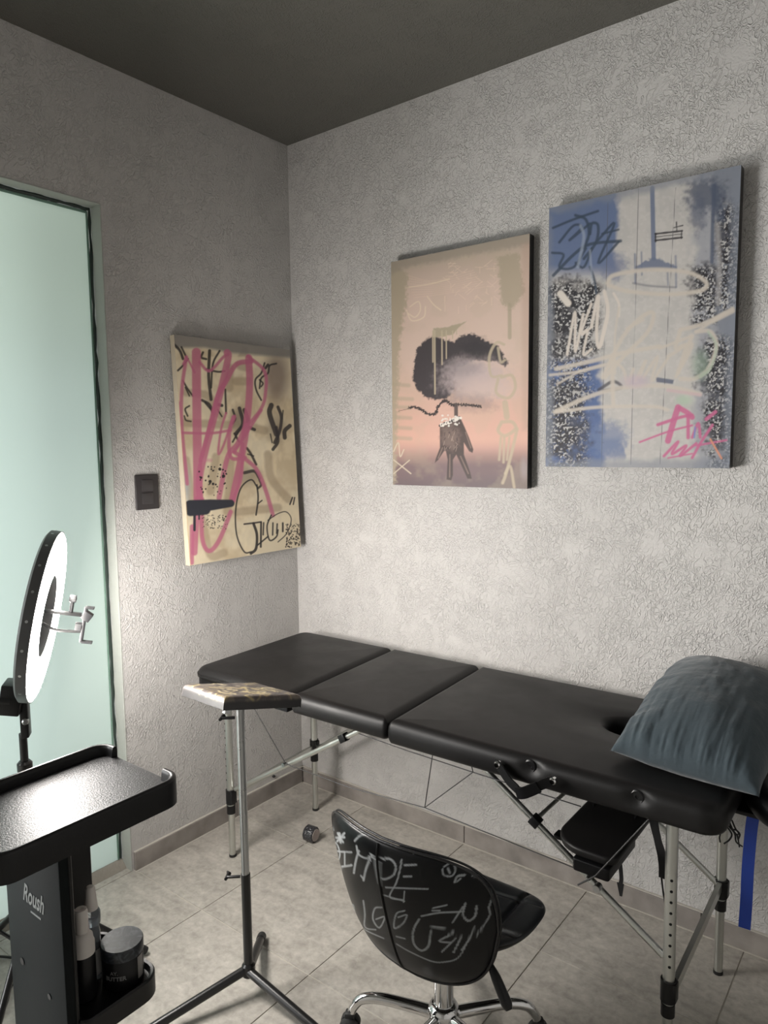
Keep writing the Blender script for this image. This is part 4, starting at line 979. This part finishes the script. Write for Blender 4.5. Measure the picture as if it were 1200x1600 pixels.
# gas column
bm = bmesh.new(); lathe(bm, (CX, CY, 0.10), [(0.0245, 0), (0.0245, 0.13), (0.0235, 0.133)], 32); obj('gas_column', bm, M_chrome, ch)
bm = bmesh.new(); lathe(bm, (CX, CY, 0.23), [(0.014, 0), (0.014, 0.075)], 24); obj('piston', bm, M_chrome, ch)
bm = bmesh.new(); box(bm, CX-0.07, CX+0.07, CY-0.08, CY+0.08, 0.285, 0.305, 0.006); obj('seat_plate', bm, M_blackmetal, ch)
bm = bmesh.new(); tube(bm, [(CX+0.06, CY-0.03, 0.302), (1.43, -0.885, 0.345), (1.455, -0.900, 0.345)], 0.004, 10, 5); tube(bm, [(1.448, -0.897, 0.350), (1.47, -0.905, 0.328), (1.500, -0.915, 0.292), (1.508, -.918, .282)], [0.006, 0.011, 0.0125, 0.007], 14, 5); obj('height_lever', bm, M_black_plastic, ch)
bm = bmesh.new(); lathe(bm, (CX, CY, 0.060), [(0.020, 0), (0.036, 0.004), (0.040, 0.020), (0.040, 0.040), (0.034, 0.052), (0.027, 0.056)], 32); obj('hub', bm, M_chrome, ch)
for a in (208, 40, 124, -18, -88):
    A = radians(a); d = Vector((cos(A), sin(A), 0)); c = Vector((CX, CY, 0))
    bm = bmesh.new(); R_ = 0.225
    tube(bm, [c+d*0.02+Vector((0, 0, .086)), c+d*0.09+Vector((0, 0, .098)), c+d*0.16+Vector((0, 0, .106)), c+d*(R_-.02)+Vector((0, 0, .098)), c+d*R_+Vector((0, 0, .076)), c+d*(R_+.006)+Vector((0, 0, .062))], [0.016, 0.0145, 0.0135, 0.0125, 0.0115, 0.011], 16, 7)
    arm = obj('base_arm', bm, M_chrome, ch)
    s = Vector((-d.y, d.x, 0)); w = c+d*(R_+.012)
    bm = bmesh.new()
    for q in (-1, 1): lathe(bm, w+s*(0.004*q)+Vector((0, 0, .025)), [(0.0, 0), (0.022, 0), (0.025, 0.003), (0.025, 0.013), (0.020, 0.017), (0, 0.017)], 24, align(s*q))
    box(bm, -0.012, 0.012, -0.012, 0.012, 0.030, 0.062, 0.006, 2, Matrix.Translation(w) @ rotz(A))
    obj('caster', bm, M_rubber, arm)

# ------------------------------------------------------------------ tool cart
ct = thing('tool_cart', 'black plastic tattoo workstation with tray top and low shelf, nearest the viewer at left', 'cart', (0.825, -1.50, 0))
M_face = mat('charcoal_panel', (0.0065, 0.0085, 0.009), 0.55, 0, (200, .15, .0006), spec=0.09)
bm = bmesh.new(); box(bm, 0.712, 0.932, -1.575, -1.556, 0.03, 0.752, 0.003, 2); pn = obj('front_panel', bm, M_face, ct)
bm = bmesh.new(); box(bm, 0.712, 0.730, -1.556, -1.400, 0.03, 0.752, 0.002, 1); box(bm, 0.915, 0.931, -1.5565, -1.548, 0.03, 0.752, 0.002, 1); obj('back_panel', bm, M_black_plastic, ct)
bm = bmesh.new(); box(bm, 0.720, 0.930, -1.556, -1.500, 0.03, 0.345, 0.003, 1); obj('lower_column', bm, M_black_plastic, ct)
me = text_mesh('Roush', 0.052, 0.0003, 0.42, 0.0010)
R_ = Matrix.Translation((0.826, -1.5757, 0.612)) @ Matrix.Rotation(pi/2, 4, 'X') @ Matrix.Scale(0.62, 4, (1, 0, 0)); me.transform(R_)
M_logo = mat('silver_print', (0.13, 0.14, 0.14), 0.4)
finish('logo', me, M_logo, pn, smooth=False)
bm = bmesh.new(); box(bm, 0.815, 0.855, -1.5762, -1.5750, 0.580, 0.5835); obj('logo_line', bm, M_logo, pn, smooth=False)
bm = bmesh.new(); lathe(bm, (0.765, -1.5745, 0.455), [(0.0075, 0), (0.0075, 0.002), (0, 0.002)], 16, Matrix.Rotation(pi/2, 4, 'X')); obj('screw_cover', bm, M_black_plastic, pn); bm = bmesh.new(); lathe(bm, (0.87, -1.5745, 0.43), [(0.006, 0), (0.006, 0.002), (0, 0.002)], 16, Matrix.Rotation(pi/2, 4, 'X')); obj('screw_cover', bm, M_black_plastic, pn)
# shelf
bm = bmesh.new(); rr4 = (0.01, 0.02, 0.045, 0.045)
rings = [[(x, y, z) for x, y in inset_rr(0.715, 0.948, -1.553, -1.375, rr4, d)] for d, z in ((0.006, 0.346), (0.0, 0.352), (0.0, 0.392), (0.003, 0.396), (0.008, 0.394), (0.012, 0.382))]
loft(bm, rings); obj('shelf', bm, M_black_plastic, ct)
# tray with raised lip and a gap at the far end
TX0, TX1, TY0, TY1, TZ0 = 0.668, 0.965, -1.700, -1.318, 0.775
bm = bmesh.new(); R4 = (0.04,)*4
outl = lambda d, z, n=8: [(x, y, z) for x, y in inset_rr(TX0, TX1, TY0, TY1, R4, d, n)]
loft(bm, [outl(0.016, TZ0-0.030), outl(0.006, TZ0-0.026), outl(0.002, TZ0-0.018), outl(0.001, TZ0), outl(0.004, TZ0+0.003)])
ty = obj('tray', bm, M_black_tray, ct)
bm = bmesh.new()
# lip runs around the edge from one post to the other
path = inset_rr(TX0, TX1, TY0, TY1, R4, 0.0, 10)
dense_ = []
for i in range(len(path)):
    a, b = path[i], path[(i+1) % len(path)]; k = max(1, int(math.hypot(a[0]-b[0], a[1]-b[1])/0.01))
    dense_ += [(a[0]+(b[0]-a[0])*j/k, a[1]+(b[1]-a[1])*j/k) for j in range(k)]
keep = [not (p_[1] > TY1-0.003 and TX0+0.055 < p_[0] < TX1-0.062) for p_ in dense_]
st_i = next(i for i in range(len(keep)) if keep[i] and not keep[i-1]); seq = [dense_[(st_i+j) % len(dense_)] for j in range(sum(keep))]
rings = []
for i, p_ in enumerate(seq):
    a = seq[max(i-1, 0)]; b = seq[min(i+1, len(seq)-1)]; d = Vector((b[0]-a[0], b[1]-a[1], 0)).normalized(); nrm = Vector((-d.y, d.x, 0))
    end = min(i, len(seq)-1-i); 
    h = TZ0+0.027+0.0*end; c = Vector((p_[0], p_[1], 0))
    prof = [(0.0, -0.030), (0.0, 0.020), (0.0015, 0.0255), (0.004, 0.027), (0.0085, 0.027), (0.0105, 0.0255), (0.0125, 0.018), (0.0145, 0.002), (0.0145, -0.004)]
    rings.append([tuple(c+nrm*(o_)+Vector((0, 0, TZ0+z_))) for o_, z_ in prof])
loft(bm, rings)
obj('tray_lip', bm, M_black_plastic, ty, angle=50)
bm = bmesh.new(); box(bm, 0.70, 0.92, -1.560, -1.42, TZ0-0.045, TZ0-0.024, 0.004); obj('tray_bracket', bm, M_black_plastic, ct)
bm = bmesh.new(); box(bm, 0.66, 0.98, -1.62, -1.585, 0.02, 0.05, 0.008); box(bm, 0.66, 0.98, -1.48, -1.445, 0.02, 0.05, 0.008); box(bm, 0.80, 0.85, -1.6, -1.46, 0.02, 0.045, 0.004); bs = obj('foot_base', bm, M_black_plastic, ct)
for x in (0.68, 0.96):
    for y in (-1.602, -1.462):
        bm = bmesh.new(); lathe(bm, (x-0.008, y, 0.015), [(0, 0), (0.013, 0), (0.015, 0.003), (0.015, 0.013), (0.013, 0.016), (0, 0.016)], 18, Matrix.Rotation(pi/2, 4, 'Y')); obj('wheel', bm, M_rubber, bs)

# ------------------------------------------------------------------ products on the shelf
SZ = 0.3825
jr = thing('jar', 'squat black jar of tattoo butter with marbled lid on the cart shelf', 'jar', (0.884, -1.428, SZ))
bm = bmesh.new(); lathe(bm, (0.884, -1.428, SZ), [(0.0385, 0), (0.041, 0.003), (0.041, 0.064), (0.039, 0.067)], 48); jb = obj('jar_body', bm, M_black_plastic, jr)
bm = bmesh.new(); lathe(bm, (0.884, -1.428, SZ+0.062), [(0.0425, 0), (0.0425, 0.021), (0.041, 0.0235), (0.0, 0.0235)], 48)
def marble():
    m = mat('marbled_lid', (0.03, 0.034, 0.04), 0.3); nt = m.node_tree; tc = nt.nodes.new('ShaderNodeTexCoord'); n = nt.nodes.new('ShaderNodeTexNoise')
    n.inputs['Scale'].default_value = 32; n.inputs['Detail'].default_value = 3; n.inputs['Distortion'].default_value = 2.5; nt.links.new(tc.outputs['Object'], n.inputs['Vector'])
    r = nt.nodes.new('ShaderNodeValToRGB'); r.color_ramp.elements[0].position = .48; r.color_ramp.elements[0].color = (0.014, 0.017, 0.022, 1); r.color_ramp.elements[1].position = .68; r.color_ramp.elements[1].color = (0.07, 0.078, 0.09, 1)
    nt.links.new(n.outputs['Fac'], r.inputs['Fac']); nt.links.new(r.outputs['Color'], nt.nodes['Principled BSDF'].inputs['Base Color']); return m
obj('lid', bm, marble(), jr)
def wrap_text(body, size, cx, cy, r, ang, z, m, parent, name='lettering', bold=0.0):
    me = text_mesh(body, size, 0.0002, 0, bold); co = np.empty(len(me.vertices)*3); me.vertices.foreach_get('co', co); co = co.reshape(-1, 3)
    a = ang+co[:, 0]/r; rr = r+0.0004+co[:, 2]
    o = np.stack([cx+rr*np.cos(a), cy+rr*np.sin(a), z+co[:, 1]], 1); me.vertices.foreach_set('co', o.astype(np.float32).ravel()); me.update()
    return finish(name, me, m, parent, smooth=False)
va = math.atan2(CAM.y+1.428, CAM.x-0.884)
M_txt = mat('grey_lettering', (0.20, 0.20, 0.20), 0.5)
wrap_text('AY.', 0.011, 0.884, -1.428, 0.041, va-0.45, SZ+0.040, M_txt, jb); wrap_text('BUTTER', 0.012, 0.884, -1.428, 0.041, va-0.40, SZ+0.028, M_txt, jb, bold=0.0003)
bm = bmesh.new()
rg = []
for z in (SZ+0.012, SZ+0.058): rg.append([(0.884+rr_*cos(a), -1.428+rr_*sin(a), z) for rr_, aa in ((0.0416, np.linspace(va+0.75, va+1.15, 8)), (0.0411, np.linspace(va+1.15, va+0.75, 8))) for a in aa])
loft(bm, rg); obj('label_patch', bm, mat('pale_label', (0.22, 0.21, 0.20), 0.5), jb, smooth=False)

pb = thing('pump_bottle', 'black bottle with off-white foam pump head standing against the cart column', 'bottle', (0.868, -1.503, SZ))
bm = bmesh.new(); lathe(bm, (0.868, -1.503, SZ), [(0.020, 0), (0.0225, 0.003), (0.0225, 0.085), (0.021, 0.092), (0.018, 0.096)], 36); obj('bottle_body', bm, M_black_plastic, pb)
M_off = mat('off_white_plastic', (0.62, 0.58, 0.54), 0.45)
bm = bmesh.new(); lathe(bm, (0.868, -1.503, SZ+0.094), [(0.0225, 0), (0.0225, 0.022), (0.0205, 0.026), (0.0195, 0.036), (0.015, 0.042), (0.012, 0.044)], 36); obj('collar', bm, M_off, pb)
bm = bmesh.new(); lathe(bm, (0.868, -1.503, SZ+0.136), [(0.0115, 0), (0.0125, 0.004), (0.0125, 0.044), (0.0110, 0.050), (0.004, 0.051), (0.0, 0.049)], 28)
box(bm, 0.852, 0.862, -1.528, -1.508, SZ+0.176, SZ+0.184, 0.002); obj('pump_head', bm, M_off, pb)
sb = thing('spray_bottle', 'small clear spray bottle with white nozzle cap behind the black jar', 'bottle', (0.832, -1.462, SZ))
M_clear = mat('clear_plastic', (0.75, 0.80, 0.85), 0.12); M_clear.node_tree.nodes['Principled BSDF'].inputs['Transmission Weight'].default_value = 0.85; M_clear.node_tree.nodes['Principled BSDF'].inputs['IOR'].default_value = 1.3
bm = bmesh.new(); lathe(bm, (0.832, -1.462, SZ), [(0.014, 0), (0.0155, 0.002), (0.0155, 0.098), (0.014, 0.108), (0.009, 0.116), (0.009, 0.128)], 32); obj('bottle_body', bm, M_clear, sb)
bm = bmesh.new(); lathe(bm, (0.832, -1.462, SZ+0.118), [(0.0165, 0), (0.0175, 0.003), (0.0175, 0.024), (0.014, 0.032), (0.0115, 0.034)], 32); obj('overcap', bm, M_clear, sb)
bm = bmesh.new(); lathe(bm, (0.832, -1.462, SZ+0.150), [(0.0135, 0), (0.0125, 0.010), (0.0095, 0.044), (0.007, 0.048), (0, 0.049)], 28); obj('nozzle_cap', bm, M_off, sb)
bm = bmesh.new(); va2 = math.atan2(CAM.y+1.462, CAM.x-0.832); rg = []
for z in (SZ+0.012, SZ+0.066): rg.append([(0.832+r_*cos(a), -1.462+r_*sin(a), z) for r_, aa in ((0.0161, np.linspace(va2-1.2, va2+1.0, 14)), (0.0156, np.linspace(va2+1.0, va2-1.2, 14))) for a in aa])
loft(bm, rg); obj('bottle_label', bm, mat('white_label', (0.5, 0.49, 0.47), 0.5), sb)

# ------------------------------------------------------------------ ring light
SX, SY = 0.300, -1.335
rl = thing('ring_light', 'lit LED ring light on a black tripod stand in front of the frosted glass', 'lamp', (SX, SY, 0))
RC = Vector((0.352, -1.281, 1.047)); RO, RI = 0.222, 0.104
tilt = radians(11)
nh = Vector((0.595, 0.80, 0)).normalized(); nn = (nh*cos(tilt)-Vector((0, 0, 1))*sin(tilt)).normalized()
side_ = Vector((0, 0, 1)).cross(nn).normalized(); upv = nn.cross(side_).normalized()
MR = Matrix(((side_.x, upv.x, nn.x, RC.x), (side_.y, upv.y, nn.y, RC.y), (side_.z, upv.z, nn.z, RC.z), (0, 0, 0, 1)))
def annulus(bm, prof, n=96, ra=0.0):
    b = bmesh.new(); rings = []
    for k in range(n):
        a = 2*pi*k/n; rings.append([b.verts.new((r*cos(a), r*sin(a), z)) for r, z in prof])
    for k in range(n):
        A, B = rings[k], rings[(k+1) % n]
        for j in range(len(prof)): b.faces.new((A[j], A[(j+1) % len(prof)], B[(j+1) % len(prof)], B[j]))
    bmesh.ops.transform(b, matrix=MR, verts=b.verts); merge(bm, b)
bm = bmesh.new(); annulus(bm, [(RI, 0.004), (RI, -0.020), (RI+0.006, -0.026), (RO-0.008, -0.026), (RO, -0.020), (RO, 0.004), (RO-0.003, 0.004), (RO-0.003, -0.004), (RI+0.003, -0.004), (RI+0.003, 0.004)])
hs = obj('ring_housing', bm, mat('grey_black_housing', (0.07, 0.07, 0.07), 0.4), rl)
def emis(name, col, s):
    m = bpy.data.materials.new(name); m.use_nodes = True; nt = m.node_tree; b = nt.nodes['Principled BSDF']
    b.inputs['Base Color'].default_value = (0.8, 0.8, 0.8, 1); b.inputs['Emission Color'].default_value = (*col, 1); b.inputs['Emission Strength'].default_value = s; return m
bm = bmesh.new(); annulus(bm, [(RI+0.003, 0.0), (RI+0.010, 0.007), (RO-0.010, 0.007), (RO-0.003, 0.0), (RO-0.003, -0.003), (RI+0.003, -0.003)])
obj('diffuser', bm, emis('ring_led', (1.0, 0.95, 0.90), RING_EMIT), rl)
for k in range(20):
    a = 2*pi*(k+.5)/20; bm = bmesh.new(); c = MR @ Vector((RO+0.0005, 0, 0)) ; 
    p0 = MR @ Vector(((RO-0.001)*cos(a), (RO-0.001)*sin(a), -0.010)); dd = (p0-(MR @ Vector((0, 0, -0.010)))).normalized()
    lathe(bm, p0, [(0.0035, 0), (0.0035, 0.002), (0, 0.002)], 10, align(dd)); obj('vent', bm, M_steel, hs)
# control box, tilt bracket, pole
bm = bmesh.new(); box(bm, -0.035, 0.035, -0.045, 0.035, -0.030, 0.022, 0.005, 2, MR @ Matrix.Translation((0, -RO+0.005, -0.045))); cb = obj('control_box', bm, M_black_plastic, rl)
bm = bmesh.new(); tube(bm, [MR @ Vector((-0.03, -RO+0.0, -0.05)), MR @ Vector((-0.05, -RO+0.0, -0.13)), MR @ Vector((-0.09, -RO+0.0, -0.25))], [0.009, 0.007, 0.0035], 12, 6); obj('power_lead', bm, M_rubber, cb)
bm = bmesh.new(); lo = Vector((SX, SY, 0))
box(bm, -0.018, 0.018, -0.010, 0.010, -0.055, 0.055, 0.003, 2, Matrix.Translation((SX+0.006, SY+0.006, 0.782)) @ rotz(math.atan2(nh.y, nh.x)+pi/2)); br = obj('tilt_bracket', bm, M_black_plastic, rl)
bm = bmesh.new(); d_ = Vector((CAM.x-SX, CAM.y-SY, 0)).normalized(); lathe(bm, Vector((SX+0.006, SY+0.006, 0.772))+d_*0.010, [(0.009, 0), (0.009, 0.008), (0.006, 0.011), (0, 0.011)], 18, align(d_)); obj('tilt_knob', bm, M_steel, br)
bm = bmesh.new(); tube(bm, [(SX, SY, 0.735), (SX, SY, 0.64)], 0.010, 16); tube(bm, [(SX, SY, 0.64), (SX, SY, 0.10)], 0.0125, 16); lathe(bm, (SX, SY, 0.63), [(0.016, 0), (0.019, 0.006), (0.019, 0.024), (0.014, 0.03)], 20); obj('pole', bm, M_blackmetal, rl)
bm = bmesh.new(); lathe(bm, (SX, SY, 0.255), [(0.016, 0), (0.020, 0.006), (0.020, 0.034), (0.016, 0.04)], 20); obj('tripod_collar', bm, M_black_plastic, rl); bm = bmesh.new(); lathe(bm, (SX, SY, 0.10), [(0.015, 0), (0.018, 0.004), (0.018, 0.024), (0.015, 0.03)], 20); obj('tripod_collar', bm, M_black_plastic, rl)
for a in (69, 189, 309):
    A = radians(a); tx, ty_ = SX+0.285*cos(A), SY+0.285*sin(A)
    if a == 189: tx, ty_ = 0.045, -1.43
    bm = bmesh.new(); tube(bm, [(SX+0.016*cos(A), SY+0.016*sin(A), 0.275), (tx, ty_, 0.012)], 0.009, 12); lg = obj('leg', bm, M_blackmetal, rl)
    bm = bmesh.new(); mid = Vector((SX, SY, 0.275)).lerp(Vector((tx, ty_, 0.012)), 0.45); tube(bm, [(SX, SY, 0.115), tuple(mid)], 0.005, 8); obj('brace', bm, M_blackmetal, lg)
    bm = bmesh.new(); b2 = Vector((tx, ty_, 0.012)); d3 = (b2-Vector((SX, SY, 0.275))).normalized(); tube(bm, [b2-d3*0.03, b2], 0.011, 12); obj('foot_cap', bm, M_rubber, lg)
# phone holder across the middle
bm = bmesh.new()
hp = lambda x, y, z: MR @ Vector((x, y, z))
box(bm, -0.010, 0.010, -0.004, 0.004, -0.02, 0.085, 0.002, 2, MR @ Matrix.Translation((0.0, 0.012, 0)))
tube(bm, [hp(0, -0.02, -0.01), hp(0, -0.035, 0.03), hp(0, -0.033, 0.09)], 0.004, 10, 5)
hb = obj('phone_arm', bm, mat('dark_arm_metal', (0.012, 0.012, 0.012), 0.4, 0.0, spec=0.3), rl)
bm = bmesh.new(); box(bm, -0.009, 0.009, -0.060, 0.035, 0.090, 0.098, 0.002, 2, MR); box(bm, -0.009, 0.009, 0.030, 0.036, 0.094, 0.114, 0.001, 1, MR); box(bm, -0.009, 0.009, -0.062, -0.056, 0.094, 0.122, 0.001, 1, MR)
lathe(bm, hp(0, -0.020, 0.074), [(0.011, 0), (0.012, 0.004), (0.012, 0.016), (0, 0.016)], 16, MR.to_3x3().to_4x4())
obj('phone_clamp', bm, mat('clamp_metal', (0.016, 0.016, 0.017), 0.4, 0.0, spec=0.3), rl)
bm = bmesh.new(); box(bm, -0.012, 0.012, 0.045, 0.068, 0.070, 0.094, 0.002, 2, MR @ Matrix.Rotation(0.5, 4, 'X')); obj('hot_shoe', bm, bpy.data.materials['clamp_metal'], rl); bm = bmesh.new(); tube(bm, [hp(0, 0.012, 0.058), hp(0, 0.050, 0.058)], 0.005, 10); lathe(bm, hp(0, 0.052, 0.050), [(0.008, 0), (0.010, 0.003), (0.010, 0.016), (0, 0.018)], 16, MR.to_3x3().to_4x4()); obj('ball_mount', bm, bpy.data.materials['clamp_metal'], rl)
bm = bmesh.new(); tube(bm, [hp(0, -RI-0.01, -0.015), hp(0, -0.06, -0.02), hp(0, 0.02, -0.015)], 0.006, 10); obj('centre_bar', bm, M_blackmetal, rl)

# power cable on the floor by the glass
bm = bmesh.new(); tube(bm, [(-0.02+0.05, -1.36, 0.006), (0.16, -1.30, 0.008), (0.22, -1.37, 0.008), (0.30, -1.45, 0.01), (0.20, -1.60, 0.006), (0.10, -1.9, 0.006)], 0.0035, 8, 8)
tag(obj('power_cable', bm, M_rubber), 'thin black power cable lying on the floor at the foot of the ring light', 'cable')

# ------------------------------------------------------------------ tape roll on the floor
tpR = thing('tape_roll', 'small roll of tape in dark crinkled wrap lying on the floor under the table', 'tape', (0.372, -0.338, 0))
bm = bmesh.new(); ax = Vector((0.83, 0.10, 0.0)).normalized(); c0 = Vector((0.372, -0.338, 0.0285))
b = bmesh.new(); lathe(b, (0, 0, 0), [(0.012, -0.022), (0.024, -0.022), (0.0285, -0.018), (0.0285, 0.018), (0.024, 0.022), (0.012, 0.022)], 40)
for v in b.verts:
    r = v.co.xy.length
    if r > 0.02: k = 1+0.05*(random.random()-.5); v.co.x *= k; v.co.y *= k
bmesh.ops.transform(b, matrix=Matrix.Translation(c0) @ align(ax), verts=b.verts); merge(bm, b)
obj('wrap', bm, mat('crinkled_dark_film', (0.03, 0.03, 0.035), 0.18, 0, (130, 1.0, 0.006), spec=.8), tpR, angle=180)
bm = bmesh.new(); lathe(bm, c0+ax*0.0205, [(0.010, 0), (0.022, 0), (0.022, 0.003), (0.010, 0.003)], 32, align(ax)); obj('roll_end', bm, mat('pinkish_tape_end', (0.42, 0.36, 0.34), 0.6), tpR)
